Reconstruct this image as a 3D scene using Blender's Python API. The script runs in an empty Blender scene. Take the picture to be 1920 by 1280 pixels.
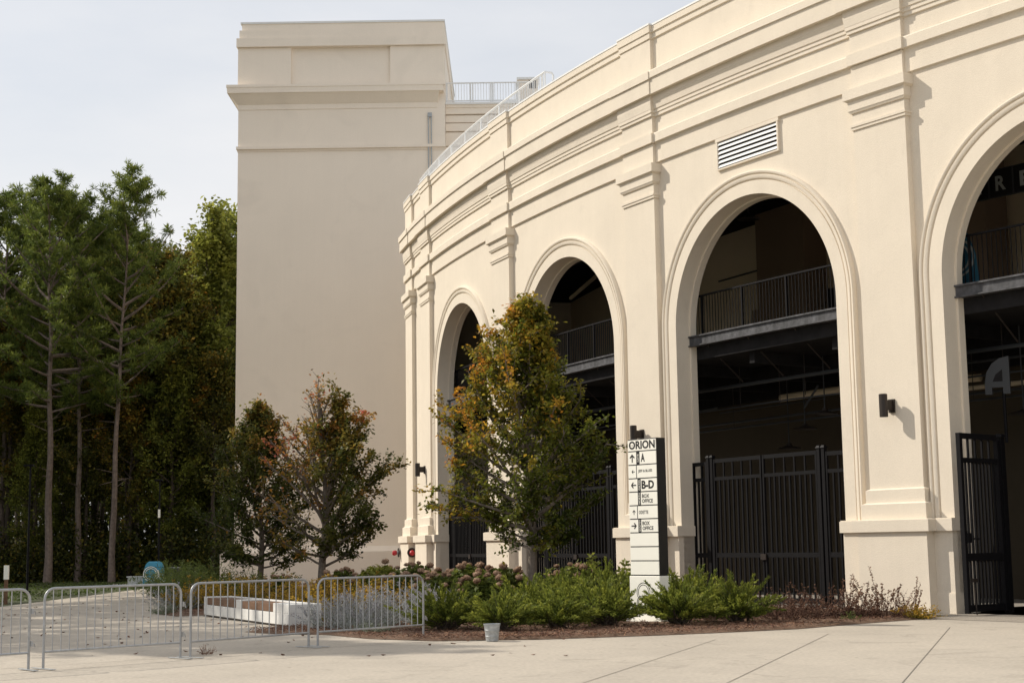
import bpy, math, random
import numpy as np
from mathutils import Vector, Matrix
PI = math.pi
sc = bpy.context.scene
COL = sc.collection

# ------------------------------------------------------------------ camera
F, PITCH, ROLL = 2823.1, 0.13457, 0.014814
cam = bpy.data.objects.new("camera", bpy.data.cameras.new("camera"))
COL.objects.link(cam)
cam.data.sensor_width = 36.0
cam.data.lens = 36.0 * F / 1920.0
cam.data.clip_end = 3000
cam.data.clip_start = 0.1
cam.matrix_world = (Matrix.Translation((0, 0, 1.6)) @ Matrix.Rotation(PI/2 + PITCH, 4, 'X')
                    @ Matrix.Rotation(-ROLL, 4, 'Z'))
sc.camera = cam

# ------------------------------------------------------------------ light
SUN_AZ, SUN_EL = math.radians(21), math.radians(38)     # azimuth: forward of due left
sdir = Vector((-math.cos(SUN_AZ)*math.cos(SUN_EL), math.sin(SUN_AZ)*math.cos(SUN_EL), math.sin(SUN_EL)))
sun = bpy.data.objects.new("sun", bpy.data.lights.new("sun", 'SUN'))
COL.objects.link(sun)
sun.data.energy = 4.15
sun.data.angle = math.radians(0.55)
sun.data.color = (1.0, 0.925, 0.81)
sun.rotation_euler = (-sdir).to_track_quat('-Z', 'Y').to_euler()
sun.location = (-30, 20, 40)

w = bpy.data.worlds.new("World"); sc.world = w; w.use_nodes = True
nt = w.node_tree; nt.nodes.clear()
N = nt.nodes.new; L = nt.links.new
out = N('ShaderNodeOutputWorld'); bg = N('ShaderNodeBackground')
sky = N('ShaderNodeTexSky'); sky.sky_type = 'NISHITA'; sky.sun_disc = False
sky.sun_elevation = SUN_EL
sky.sun_rotation = math.atan2(sdir.x, sdir.y)
sky.air_density = 1.2; sky.dust_density = 2.5; sky.ozone_density = 1.5
tc = N('ShaderNodeTexCoord'); mp = N('ShaderNodeMapping'); mp.inputs['Scale'].default_value = (1.2, 1.2, 3.5)
ns = N('ShaderNodeTexNoise'); ns.inputs['Scale'].default_value = 1.6; ns.inputs['Detail'].default_value = 7; ns.inputs['Roughness'].default_value = .55
L(tc.outputs['Generated'], mp.inputs['Vector']); L(mp.outputs['Vector'], ns.inputs['Vector'])
mr = N('ShaderNodeMapRange'); mr.inputs['From Min'].default_value = .35; mr.inputs['From Max'].default_value = .7
mr.inputs['To Min'].default_value = .62; mr.inputs['To Max'].default_value = 1.0
L(ns.outputs['Fac'], mr.inputs['Value'])
mx = N('ShaderNodeMixRGB'); mx.inputs['Color2'].default_value = (7.55, 7.55, 7.65, 1)      # thin high haze
L(mr.outputs['Result'], mx.inputs['Fac']); L(sky.outputs['Color'], mx.inputs['Color1'])
L(mx.outputs['Color'], bg.inputs['Color']); bg.inputs['Strength'].default_value = 0.12
L(bg.outputs['Background'], out.inputs['Surface'])
sc.view_settings.view_transform = 'Standard'; sc.view_settings.look = 'None'
sc.view_settings.exposure = 0; sc.view_settings.gamma = 1

# ------------------------------------------------------------------ materials
def mat(name, col, rough=.7, metal=0.0, var=.12, scale=3.0, bump=0.0, bscale=60.0, streak=0.0, col2=None, spec=.35, fine=0.0, fscale=80.0):
    m = bpy.data.materials.new(name); m.use_nodes = True
    t = m.node_tree; n = t.nodes; l = t.links
    b = n['Principled BSDF']; b.inputs['Roughness'].default_value = rough; b.inputs['Metallic'].default_value = metal
    b.inputs['Specular IOR Level'].default_value = spec
    tc = n.new('ShaderNodeTexCoord'); vec = tc.outputs['Object']
    no = n.new('ShaderNodeTexNoise'); no.inputs['Scale'].default_value = scale; no.inputs['Detail'].default_value = 6; no.inputs['Roughness'].default_value = .6
    l.new(vec, no.inputs['Vector'])
    c2 = col2 if col2 else tuple(c*(1-var) for c in col)
    c1 = col if col2 else tuple(min(1, c*(1+var)) for c in col)
    rp = n.new('ShaderNodeValToRGB'); rp.color_ramp.elements[0].position = .3; rp.color_ramp.elements[1].position = .7
    rp.color_ramp.elements[0].color = (*c2, 1); rp.color_ramp.elements[1].color = (*c1, 1)
    l.new(no.outputs['Fac'], rp.inputs['Fac']); cur = rp.outputs['Color']
    def mult(cur, fac_socket, lo, hi, a, bb):
        mr = n.new('ShaderNodeMapRange'); mr.inputs['From Min'].default_value = lo; mr.inputs['From Max'].default_value = hi
        mr.inputs['To Min'].default_value = a; mr.inputs['To Max'].default_value = bb
        l.new(fac_socket, mr.inputs['Value'])
        mm = n.new('ShaderNodeVectorMath'); mm.operation = 'SCALE'
        l.new(cur, mm.inputs[0]); l.new(mr.outputs['Result'], mm.inputs['Scale']); return mm.outputs['Vector']
    if streak:
        mp = n.new('ShaderNodeMapping'); mp.inputs['Scale'].default_value = (2.2, 2.2, .12)
        l.new(vec, mp.inputs['Vector'])
        n2 = n.new('ShaderNodeTexNoise'); n2.inputs['Scale'].default_value = 2.0; n2.inputs['Detail'].default_value = 8; n2.inputs['Roughness'].default_value = .65
        l.new(mp.outputs['Vector'], n2.inputs['Vector']); cur = mult(cur, n2.outputs['Fac'], .35, .65, 1-streak, 1+streak*.3)
    if fine:
        n3 = n.new('ShaderNodeTexNoise'); n3.inputs['Scale'].default_value = fscale; n3.inputs['Detail'].default_value = 3
        l.new(vec, n3.inputs['Vector']); cur = mult(cur, n3.outputs['Fac'], .3, .7, 1-fine, 1+fine)
    l.new(cur, b.inputs['Base Color'])
    if bump:
        nb = n.new('ShaderNodeTexNoise'); nb.inputs['Scale'].default_value = bscale; nb.inputs['Detail'].default_value = 5
        l.new(vec, nb.inputs['Vector']); bp = n.new('ShaderNodeBump'); bp.inputs['Strength'].default_value = bump; bp.inputs['Distance'].default_value = .02
        l.new(nb.outputs['Fac'], bp.inputs['Height']); l.new(bp.outputs['Normal'], b.inputs['Normal'])
    return m

def leafmat(name, stops, trans=.35, rough=.55):
    m = bpy.data.materials.new(name); m.use_nodes = True
    t = m.node_tree; n = t.nodes; l = t.links
    b = n['Principled BSDF']; b.inputs['Roughness'].default_value = rough; b.inputs['Specular IOR Level'].default_value = .25
    a = n.new('ShaderNodeAttribute'); a.attribute_name = 'tint'
    v = n.new('ShaderNodeAttribute'); v.attribute_name = 'val'
    rp = n.new('ShaderNodeValToRGB'); cr = rp.color_ramp
    while len(cr.elements) < len(stops): cr.elements.new(.5)
    for e, (p, c) in zip(cr.elements, stops): e.position = p; e.color = (*c, 1)
    l.new(a.outputs['Fac'], rp.inputs['Fac'])
    sm = n.new('ShaderNodeVectorMath'); sm.operation = 'SCALE'
    l.new(rp.outputs['Color'], sm.inputs[0]); l.new(v.outputs['Fac'], sm.inputs['Scale'])
    l.new(sm.outputs['Vector'], b.inputs['Base Color'])
    tr = n.new('ShaderNodeBsdfTranslucent'); l.new(sm.outputs['Vector'], tr.inputs['Color'])
    mx = n.new('ShaderNodeMixShader'); mx.inputs['Fac'].default_value = trans
    l.new(b.outputs['BSDF'], mx.inputs[1]); l.new(tr.outputs['BSDF'], mx.inputs[2])
    l.new(mx.outputs['Shader'], n['Material Output'].inputs['Surface'])
    return m

M = {}
M['stucco'] = mat('cream_stucco', (.755, .675, .56), .9, var=.035, scale=.7, bump=.35, bscale=45, streak=.018, spec=.15, fine=.025, fscale=30)
M['stucco_tower'] = mat('taupe_stucco', (.87, .775, .66), .9, var=.03, scale=.25, bump=.3, bscale=40, streak=.012, spec=.15, fine=.02, fscale=20)
M['white_metal'] = mat('white_metal', (.78, .78, .77), .45, var=.04, scale=5)
M['black_steel'] = mat('black_steel', (.0065, .0060, .0070), .6, var=.2, scale=6, spec=.14)
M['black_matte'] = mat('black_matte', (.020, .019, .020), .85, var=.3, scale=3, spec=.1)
M['beam'] = mat('weathered_beam', (.085, .085, .092), .6, var=.4, scale=8, streak=.5)
M['galv'] = mat('galvanised_steel', (.36, .37, .38), .42, metal=.6, var=.15, scale=14, bump=.05, bscale=150)
M['galv_dull'] = mat('dull_galvanised', (.40, .42, .43), .5, metal=.35, var=.2, scale=18)
M['bronze'] = mat('dark_bronze', (.030, .022, .018), .45, var=.1, scale=9)
M['plaza'] = mat('broom_concrete', (.47, .42, .35), .9, var=.0, col2=(.42, .375, .315), scale=.55, bump=.25, bscale=90, spec=.2, fine=.10, fscale=16)
def add_spots(m, scale, lo, hi, dark):
    t = m.node_tree; n = t.nodes; l = t.links; b = n['Principled BSDF']
    src = b.inputs['Base Color'].links[0].from_socket
    tcn = n.new('ShaderNodeTexCoord'); no = n.new('ShaderNodeTexNoise'); no.inputs['Scale'].default_value = scale; no.inputs['Detail'].default_value = 4; no.inputs['Distortion'].default_value = 1.2
    l.new(tcn.outputs['Object'], no.inputs['Vector'])
    mr = n.new('ShaderNodeMapRange'); mr.inputs['From Min'].default_value = lo; mr.inputs['From Max'].default_value = hi; mr.inputs['To Min'].default_value = 1; mr.inputs['To Max'].default_value = dark
    l.new(no.outputs['Fac'], mr.inputs['Value'])
    sm = n.new('ShaderNodeVectorMath'); sm.operation = 'SCALE'; l.new(src, sm.inputs[0]); l.new(mr.outputs['Result'], sm.inputs['Scale'])
    l.new(sm.outputs['Vector'], b.inputs['Base Color'])
add_spots(M['plaza'], 6.0, .66, .74, .72); add_spots(M['plaza'], 1.3, .56, .72, .86); add_spots(M['plaza'], .25, .45, .7, .90)
add_spots(M['stucco'], 1.1, .58, .75, .955); add_spots(M['stucco_tower'], .5, .55, .75, .95)
M['joint'] = mat('joint', (.22, .20, .165), .95, var=.1)
M['aggregate'] = mat('exposed_aggregate', (.33, .29, .24), .95, var=.3, scale=60, bump=.6, bscale=90, fine=.3, fscale=45)
M['mulch'] = mat('pine_straw_mulch', (.21, .13, .085), .95, col2=(.10, .062, .04), scale=14, bump=1.0, bscale=35, fine=.4, fscale=60)
M['grass'] = mat('grass_ground', (.06, .075, .025), .95, col2=(.035, .035, .016), scale=1.5, bump=.8, bscale=20)
M['floor'] = mat('concourse_floor', (.34, .31, .27), .9, var=.1)
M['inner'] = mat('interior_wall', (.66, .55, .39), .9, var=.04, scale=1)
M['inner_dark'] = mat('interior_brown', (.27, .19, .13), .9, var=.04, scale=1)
M['lower_wall_shade'] = mat('lower_wall_shade', (.075, .06, .04), .9, var=.05)  # beige wall colour darkened to paint in the lower-level shade
M['white_conc'] = mat('white_concrete', (.66, .65, .62), .8, var=.06, scale=4, bump=.1)
M['wood'] = mat('brown_wood', (.16, .085, .045), .6, var=.25, scale=7, streak=.2)
M['sign_white'] = mat('sign_white', (.90, .88, .79), .45, var=.015, scale=3)
M['ink'] = mat('sign_black', (.012, .012, .012), .5, var=.1)
M['blue'] = mat('blue_wrap', (.05, .26, .40), .5, var=.1, scale=3)
M['teal'] = mat('teal_banner', (.02, .10, .15), .7, var=.1)
M['red'] = mat('red_paint', (.42, .02, .03), .4, var=.1)
M['bark'] = mat('grey_bark', (.20, .165, .135), .95, var=.25, scale=14, bump=.5, bscale=40, streak=.3)
M['pinebark'] = mat('pine_bark', (.20, .155, .13), .95, var=.35, scale=6, bump=.5, bscale=12, streak=.3)
M['darkbark'] = mat('dark_bark', (.085, .065, .05), .95, var=.3, scale=5)
M['stemred'] = mat('russet_stem', (.16, .09, .06), .9, var=.2, scale=9)
M['letter_grey'] = mat('sign_grey', (.045, .048, .052), .6, var=.05)
M['letter_pale'] = mat('letter_pale', (.35, .37, .36), .7, var=.05)

G1, G2, YG, OR, RU, RD = (.035, .055, .012), (.075, .095, .018), (.17, .16, .025), (.32, .145, .025), (.26, .085, .02), (.22, .05, .03)
M['leaf_big'] = leafmat('autumn_leaf', [(0, (.06, .085, .015)), (.35, (.15, .165, .022)), (.55, (.30, .24, .03)), (.78, (.50, .25, .03)), (1, (.48, .15, .035))], .5)
M['leaf_red'] = leafmat('reddening_leaf', [(0, (.06, .08, .018)), (.35, (.14, .14, .03)), (.55, (.30, .20, .035)), (.75, (.46, .21, .05)), (1, (.48, .14, .09))], .5)
M['leaf_wood'] = leafmat('woodland_leaf', [(0, (.032, .042, .012)), (.35, (.075, .088, .018)), (.6, (.20, .175, .032)), (.82, (.32, .20, .03)), (1, (.38, .16, .03))], .4)
M['leaf_yellow'] = leafmat('yellow_green_leaf', [(0, (.08, .105, .02)), (.5, (.22, .24, .045)), (1, (.36, .34, .06))], .5)
M['needle'] = leafmat('pine_needle', [(0, (.06, .095, .024)), (.5, (.15, .19, .036)), (1, (.28, .31, .06))], .45)
M['juniper'] = leafmat('juniper_leaf', [(0, (.05, .07, .016)), (.4, (.16, .20, .036)), (1, (.38, .40, .07))], .45)
M['hyd_leaf'] = leafmat('hydrangea_leaf', [(0, (.05, .08, .018)), (.5, (.13, .16, .03)), (1, (.32, .33, .06))], .4)
M['hyd_head'] = leafmat('dried_flower', [(0, (.24, .14, .09)), (.5, (.44, .29, .20)), (1, (.60, .44, .32))], .3, .9)
M['amber'] = leafmat('amber_leaf', [(0, (.09, .10, .02)), (.45, (.32, .24, .035)), (1, (.62, .36, .045))], .45)
M['grassy'] = leafmat('grass_blade', [(0, (.05, .08, .018)), (1, (.14, .18, .045))], .35)
M['sage'] = leafmat('grey_sage', [(0, (.17, .21, .12)), (.5, (.27, .29, .23)), (1, (.36, .34, .38))], .3)
M['dead'] = leafmat('dead_foliage', [(0, (.05, .026, .020)), (.6, (.13, .065, .045)), (1, (.26, .15, .09))], .15, .9)
M['litter'] = leafmat('fallen_leaf', [(0, (.07, .035, .02)), (1, (.16, .065, .035))], .1, .9)

# ------------------------------------------------------------------ object helpers
def tag(o, label=None, cat=None, group=None, kind=None):
    if label: o['label'] = label
    if cat: o['category'] = cat
    if group: o['group'] = group
    if kind: o['kind'] = kind
    return o
def thing(name, label, cat, loc=(0, 0, 0), rz=0.0, group=None):
    o = bpy.data.objects.new(name, None); COL.objects.link(o)
    o.empty_display_size = .3
    o.location = loc; o.rotation_euler = (0, 0, rz)
    return tag(o, label, cat, group)
def wmat(o):
    m = Matrix.Translation(o.location) @ o.rotation_euler.to_matrix().to_4x4()
    return (wmat(o.parent) @ m) if o.parent else m

class MB:
    def __init__(s, T=None): s.v = []; s.f = []; s.T = T
    def add(s, vs, fs, T=None):
        T = T or s.T; k = len(s.v)
        s.v += [tuple(T(*p)) if T else tuple(p) for p in vs]
        s.f += [tuple(i+k for i in f) for f in fs]
        return s
    def box(s, x0, x1, y0, y1, z0, z1, seg=1, T=None):
        return s.frus(x0, x1, y0, y1, z0, x0, x1, y0, y1, z1, seg, T)
    def frus(s, x0, x1, y0, y1, z0, X0, X1, Y0, Y1, z1, seg=1, T=None):
        vs = []; fs = []
        for i in range(seg+1):
            a = i/seg; xb = x0+(x1-x0)*a; xt = X0+(X1-X0)*a
            vs += [(xb, y0, z0), (xb, y1, z0), (xt, Y1, z1), (xt, Y0, z1)]
        for i in range(seg):
            k = 4*i
            for j in range(4): fs.append((k+j, k+(j+1) % 4, k+4+(j+1) % 4, k+4+j))
        fs.append((3, 2, 1, 0)); k = 4*seg; fs.append((k, k+1, k+2, k+3))
        return s.add(vs, fs, T)
    def prof(s, pts, xs, T=None):          # closed (y,z) profile extruded along x stations
        n = len(pts); vs = []; fs = []
        for x in xs: vs += [(x, y, z) for y, z in pts]
        for i in range(len(xs)-1):
            for j in range(n): fs.append((i*n+j, i*n+(j+1) % n, (i+1)*n+(j+1) % n, (i+1)*n+j))
        fs.append(tuple(range(n))[::-1]); fs.append(tuple((len(xs)-1)*n+j for j in range(n)))
        return s.add(vs, fs, T)
    def tube(s, path, r, n=8, cap=True, T=None):
        P = [Vector(p) for p in path]; rs = r if hasattr(r, '__len__') else [r]*len(P)
        vs = []; fs = []; up = None
        for i, p in enumerate(P):
            d = (P[min(i+1, len(P)-1)] - P[max(i-1, 0)])
            if d.length < 1e-9: d = Vector((0, 0, 1))
            d.normalize()
            if up is None: up = Vector((0, 0, 1)) if abs(d.z) < .9 else Vector((1, 0, 0))
            a = d.cross(up)
            if a.length < 1e-6: a = d.cross(Vector((0, 1, 0)))
            a.normalize(); b = a.cross(d).normalized(); up = b
            for j in range(n):
                q = 2*PI*j/n; vs.append(tuple(p + (a*math.cos(q)+b*math.sin(q))*rs[i]))
        for i in range(len(P)-1):
            for j in range(n): fs.append((i*n+j, i*n+(j+1) % n, (i+1)*n+(j+1) % n, (i+1)*n+j))
        if cap: fs.append(tuple(range(n))[::-1]); fs.append(tuple((len(P)-1)*n+j for j in range(n)))
        return s.add(vs, fs, T)
    def lathe(s, prof, c=(0, 0), n=24, T=None):
        vs = []; fs = []; m = len(prof)
        for i in range(n):
            q = 2*PI*i/n; vs += [(c[0]+r*math.cos(q), c[1]+r*math.sin(q), z) for r, z in prof]
        for i in range(n):
            for j in range(m-1): fs.append((i*m+j, ((i+1) % n)*m+j, ((i+1) % n)*m+j+1, i*m+j+1))
        return s.add(vs, fs, T)
    def poly(s, pts, z0, z1, T=None):      # closed xy polygon prism
        n = len(pts); vs = [(x, y, z0) for x, y in pts]+[(x, y, z1) for x, y in pts]
        fs = [tuple(range(n))[::-1], tuple(range(n, 2*n))]+[(i, (i+1) % n, n+(i+1) % n, n+i) for i in range(n)]
        return s.add(vs, fs, T)
    def build(s, name, m, parent=None, local=False, smooth=False, bevel=0):
        me = bpy.data.meshes.new(name); v = s.v
        if parent is not None and not local:
            inv = wmat(parent).inverted(); v = [tuple(inv @ Vector(p)) for p in v]
        me.from_pydata(v, [], s.f); me.validate(); me.update()
        import bmesh
        bm = bmesh.new(); bm.from_mesh(me); bmesh.ops.recalc_face_normals(bm, faces=bm.faces); bm.to_mesh(me); bm.free()
        me.materials.append(m)
        o = bpy.data.objects.new(name, me); COL.objects.link(o)
        if parent is not None: o.parent = parent
        if smooth:
            me.polygons.foreach_set('use_smooth', [True]*len(me.polygons))
            try: me.set_sharp_from_angle(angle=math.radians(40))
            except Exception: pass
        if bevel:
            b = o.modifiers.new('bevel', 'BEVEL'); b.width = bevel; b.segments = 2; b.limit_method = 'ANGLE'; b.angle_limit = math.radians(50)
        return o

def leaf_mesh(name, C, A, B, Ln, Wd, tint, val, m, parent=None):
    """N rhombic leaves: centres C, long axes A, side axes B."""
    n = len(C); Ln = np.broadcast_to(np.asarray(Ln, float), (n,)); Wd = np.broadcast_to(np.asarray(Wd, float), (n,))
    a = A*Ln[:, None]/2; b = B*Wd[:, None]/2
    nrm = np.cross(A, B)*(Wd*.18)[:, None]
    V = np.stack([C-a, C+b*1.0+a*.05+nrm, C+a, C-b*1.0+a*.05+nrm], 1).reshape(-1, 3)
    me = bpy.data.meshes.new(name)
    me.vertices.add(4*n); me.vertices.foreach_set('co', V.astype(np.float32).ravel())
    me.loops.add(4*n); me.loops.foreach_set('vertex_index', np.arange(4*n, dtype=np.int32))
    me.polygons.add(n); me.polygons.foreach_set('loop_start', (np.arange(n)*4).astype(np.int32))
    try: me.polygons.foreach_set('loop_total', np.full(n, 4, np.int32))
    except Exception: pass
    me.update(calc_edges=True)
    for k, arr in (('tint', tint), ('val', val)):
        at = me.attributes.new(k, 'FLOAT', 'FACE'); at.data.foreach_set('value', np.broadcast_to(np.asarray(arr, float), (n,)).astype(np.float32))
    me.materials.append(m)
    o = bpy.data.objects.new(name, me); COL.objects.link(o)
    if parent is not None: o.parent = parent
    return o
def unit(v): return v/np.maximum(np.linalg.norm(v, axis=-1, keepdims=True), 1e-9)
def rand_axes(rg, n, flat=.5, up=0.0):
    nn = rg.normal(size=(n, 3)); nn[:, 2] = np.abs(nn[:, 2])*(1+flat*2)+up; nn = unit(nn)
    a = unit(np.cross(nn, rg.normal(size=(n, 3)))); b = np.cross(nn, a)
    return a, b

# ------------------------------------------------------------------ facade frame (t along wall, o outward, z up)
CX, CY, R = 78.124, 82.667, 84.886
TH3, DTH, DQ = 0.610822, 0.1100098, 0.0404022
def frame(th0, curve=True):
    def T(t, o, z):
        if curve:
            th = th0 + t/R
            return (CX-(R+o)*math.cos(th), CY-(R+o)*math.sin(th), z)
        return (CX-(R+o)*math.cos(th0)+t*math.sin(th0), CY-(R+o)*math.sin(th0)-t*math.cos(th0), z)
    return T
PTH = {1: TH3+DTH, 0: TH3, -1: TH3-DTH, -2: TH3-2*DTH, -3: TH3-3*DTH, -4: TH3-3*DTH-DQ}
BAYS = [.5, -.5, -1.5, -2.5]
BL = R*DTH                     # 9.34 m pier to pier
W0 = -.16                      # spandrel plane
AR, ZS, DT = 3.10, 7.35, -.09  # arch radius, springing, shift

base3 = Vector(frame(TH3)(0, 0, 0))
fac = thing('arcaded_building', 'long curved cream stucco building with tall round arches and banded pilasters', 'building', base3)

def arc_xs(t0, t1, step=.6):
    n = max(1, int(abs(t1-t0)/step)); return [t0+(t1-t0)*i/n for i in range(n+1)]

# wall panels with arch openings
for bi, b in enumerate(BAYS):
    T = frame(TH3+b*DTH); mb = MB(T)
    h = BL/2
    qs = np.linspace(0, PI, 57)
    ts = [-h, -h+.5, -AR-.4+DT] + [DT-AR*math.cos(q) for q in qs] + [AR+.4+DT, h-.5, h]
    def zlow(t):
        u = t-DT
        return 0.0 if abs(u) >= AR-1e-6 else ZS+math.sqrt(max(0, AR*AR-u*u))
    ZT = 12.2; tk = .56
    for sd, o in ((0, W0), (1, W0-tk)):
        for i in range(len(ts)-1):
            a, c = ts[i], ts[i+1]; za, zc = zlow(a), zlow(c)
            if i == 2: zc = 0.0
            if i == len(ts)-4: za = 0.0
            if abs(a-(DT-AR)) < 1e-6: za = ZS
            if abs(c-(DT+AR)) < 1e-6: zc = ZS
            if i == 2: zc = 0.0
            if i == len(ts)-4: za = 0.0
            mb.add([(a, o, za), (c, o, zc), (c, o, ZT), (a, o, ZT)], [(0, 1, 2, 3)])
    # reveal (jambs and soffit)
    path = [(DT-AR, 0.0), (DT-AR, ZS)] + [(DT-AR*math.cos(q), ZS+AR*math.sin(q)) for q in qs[1:-1]] + [(DT+AR, ZS), (DT+AR, 0.0)]
    vs = []; fs = []
    prof = [(W0, 0), (W0-tk+.16, 0), (W0-tk+.16, -.05), (W0-tk-.03, -.05)]
    for (t, z) in path:
        ax = (t-DT)/AR; az = max(0, (z-ZS)/AR)
        for (o, d) in prof: vs.append((t+ax*d, o, z+az*d))
    n = len(prof)
    for i in range(len(path)-1):
        for j in range(n-1): fs.append((i*n+j, i*n+j+1, (i+1)*n+j+1, (i+1)*n+j))
    mb.add(vs, fs)
    mb.build('wall', M['stucco'], fac)
    # archivolt moulding swept round the opening
    ab = MB(T)
    pr = [(AR-.004, W0-.02), (AR-.004, W0+.06), (AR+.34, W0+.06), (AR+.352, W0+.03), (AR+.372, W0+.03), (AR+.385, W0+.075), (AR+.43, W0+.095), (AR+.475, W0+.095),
          (AR+.49, W0+.06), (AR+.51, W0+.06), (AR+.52, W0+.10), (AR+.545, W0+.115), (AR+.575, W0+.115), (AR+.60, W0+.085), (AR+.61, W0-.02)]
    pth = [('j', -1, 1.9), ('j', -1, ZS)] + [('a', q) for q in np.linspace(0, PI, 73)[1:-1]] + [('j', 1, ZS), ('j', 1, 1.9)]
    vs = []; n = len(pr)
    for p in pth:
        for (r, o) in pr:
            if p[0] == 'j': vs.append((DT+p[1]*r, o, p[2]))
            else: vs.append((DT-r*math.cos(p[1]), o, ZS+r*math.sin(p[1])))
    fs = [(i*n+j, i*n+j+1, (i+1)*n+j+1, (i+1)*n+j) for i in range(len(pth)-1) for j in range(n-1)]
    ab.add(vs, fs); o_ = ab.build('archivolt', M['stucco'], fac, smooth=True)

# short solid bay beside the tower
T = frame(PTH[-3]); mb = MB(T)
tq = -R*DQ
mb.box(tq-1.15, 0, W0-.56, W0, 0, 12.2, 6)
mb.build('wall', M['stucco'], fac)
T = frame(TH3+DTH)
MB(T).box(0, 9.0, W0-.56, W0, 0, 12.2, 12).build('wall', M['stucco'], fac)

# entablature running over every bay
fr = W0+.07
prof = [(-.9, 12.18), (W0+.0, 12.18), (fr, 12.20), (fr, 12.70), (fr+.02, 12.75), (fr+.10, 12.76), (fr+.10, 13.0), (fr+.08, 13.03), (fr-.02, 13.05),
        (fr-.02, 13.50), (fr+.03, 13.51), (fr+.03, 13.60), (fr+.055, 13.61), (fr+.055, 13.70), (fr+.08, 13.71), (fr+.10, 13.86), (fr+.13, 13.95), (fr+.135, 14.09),
        (fr+.28, 14.085), (fr+.28, 14.10), (fr+.28, 14.49), (fr+.29, 14.52), (fr+.33, 14.53), (fr+.33, 14.72), (fr+.29, 14.76), (fr-.02, 14.80),
        (fr-.02, 15.78), (fr+.03, 15.80), (fr+.03, 15.95), (fr+.07, 15.97), (fr+.07, 16.155), (-.9, 16.155)]
Tm = frame(TH3)
t_end = R*DTH+9.0; t_start = -R*(3*DTH+DQ)-1.15
MB(Tm).prof(prof, arc_xs(t_start, t_end, .6)).build('entablature', M['stucco'], fac)
MB(Tm).prof([(-.95, 16.15), (fr+.085, 16.15), (fr+.085, 16.20), (-.95, 16.24)], arc_xs(t_start-.02, t_end, .6)).build('coping', M['white_metal'], fac)

# louvre opening header set into the frieze of the third bay
Tv = frame(TH3-.5*DTH)
hd = MB(Tv); hd.box(-1.19, 1.29, -.3, W0+.075, 12.10, 12.19, 4)
hd.build('louvre_header', M['stucco'], fac)
lv = MB(Tv)
for (a, c, z0, z1) in ((-1.16, -1.11, 11.33, 12.10), (1.21, 1.26, 11.33, 12.10), (-1.11, 1.21, 11.33, 11.37)):
    lv.box(a, c, W0-.02, W0+.07, z0, z1, 4)
vent = lv.build('louvre', M['stucco'], fac)
for k in range(6):
    z = 11.43+k*.121
    s_ = MB(Tv); s_.prof([(W0+.062, z-.035), (W0+.062, z-.022), (W0+.025, z+.044), (W0+.012, z+.044), (W0+.045, z-.035)], arc_xs(-1.108, 1.208, .3))
    s_.build('slat', M['white_metal'], vent)
MB(Tv).box(-1.12, 1.22, W0+.002, W0+.008, 11.36, 12.12, 4).build('vent_backing', M['black_matte'], vent)

# pilasters
def pilaster(k, th):
    T = frame(th, False); hw = .774
    def bx(mb, h, o, z0, z1, h2=None, o2=None, back=-.35):
        mb.frus(-h, h, back, o, z0, -(h2 or h), (h2 or h), back, o if o2 is None else o2, z1)
    sh = MB(T); bx(sh, hw, .0, 2.3, 11.24)
    p = sh.build('pilaster', M['stucco'], fac)
    if True:
        c = MB(T)
        bx(c, hw+.035, .035, 11.18, 11.25); bx(c, hw+.055, .055, 11.25, 11.31)
        bx(c, hw+.01, .012, 11.31, 11.60); bx(c, hw+.03, .05, 11.58, 11.64, hw+.07, .08); bx(c, hw+.075, .085, 11.64, 11.86)
        bx(c, hw+.08, .09, 11.86, 11.90, hw+.15, .15); bx(c, hw+.155, .165, 11.90, 12.14)
        c.build('capital', M['stucco'], p)
    # entablature break-forward
    e = MB(T)
    bx(e, hw, -.004, 12.14, 12.73); bx(e, hw+.06, .075, 12.745, 13.02); bx(e, hw+.0, -.004, 13.02, 13.52)
    bx(e, hw+.04, .05, 13.52, 13.61); bx(e, hw+.065, .075, 13.61, 13.70); bx(e, hw+.07, .08, 13.70, 13.9, hw+.09, .10); bx(e, hw+.09, .10, 13.9, 14.09, hw+.09, .10)
    bx(e, hw+.21, .215, 14.085, 14.50); bx(e, hw+.25, .26, 14.50, 14.72); bx(e, hw, -.004, 14.72, 15.79)
    bx(e, hw+.03, .03, 15.79, 15.96); bx(e, hw+.06, .06, 15.96, 16.17)
    e.build('entablature_block', M['stucco'], p)
    cp = MB(T); cp.frus(-hw-.075, hw+.075, -1.0, .075, 16.17, -hw-.075, hw+.075, -1.0, .075, 16.22)
    cp.build('coping', M['white_metal'], p)
    d = MB(T); back = -.5
    bx(d, 1.00, .24, 0, 1.78, .985, .235, back)
    bx(d, 1.10, .31, 1.78, 2.04, None, None, back); bx(d, 1.09, .30, 2.04, 2.055, 1.0, .2, back)
    bx(d, .93, .15, 2.05, 2.40, None, None, back); bx(d, .925, .145, 2.40, 2.43, .86, .08, back); bx(d, .85, .07, 2.43, 2.72, None, None, back); bx(d, .845, .065, 2.72, 2.75, .78, .004, back)
    d.build('pedestal', M['stucco'], p)
for k, th in PTH.items(): pilaster(k, th)

# wall pedestals between opening and pilaster
for k, th in PTH.items():
    T = frame(th); mb = MB(T)
    l = -BL/2+AR+DT if k > -3 else -1.9
    r = BL/2-AR+DT
    if k == -4: l, r = -1.25, 1.2
    if k == 1: r = 8
    for (d, o, z0, z1) in ((.0, .0, 0, 1.78), (.05, .07, 1.78, 2.04), (.03, .05, 2.04, 2.06), (.02, .03, 0, .44), (.012, .02, .44, .46)):
        mb.box(l-d, r+d, W0-.53, o, z0, z1, 3)
    mb.build('wall_pedestal', M['stucco'], fac)

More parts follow.
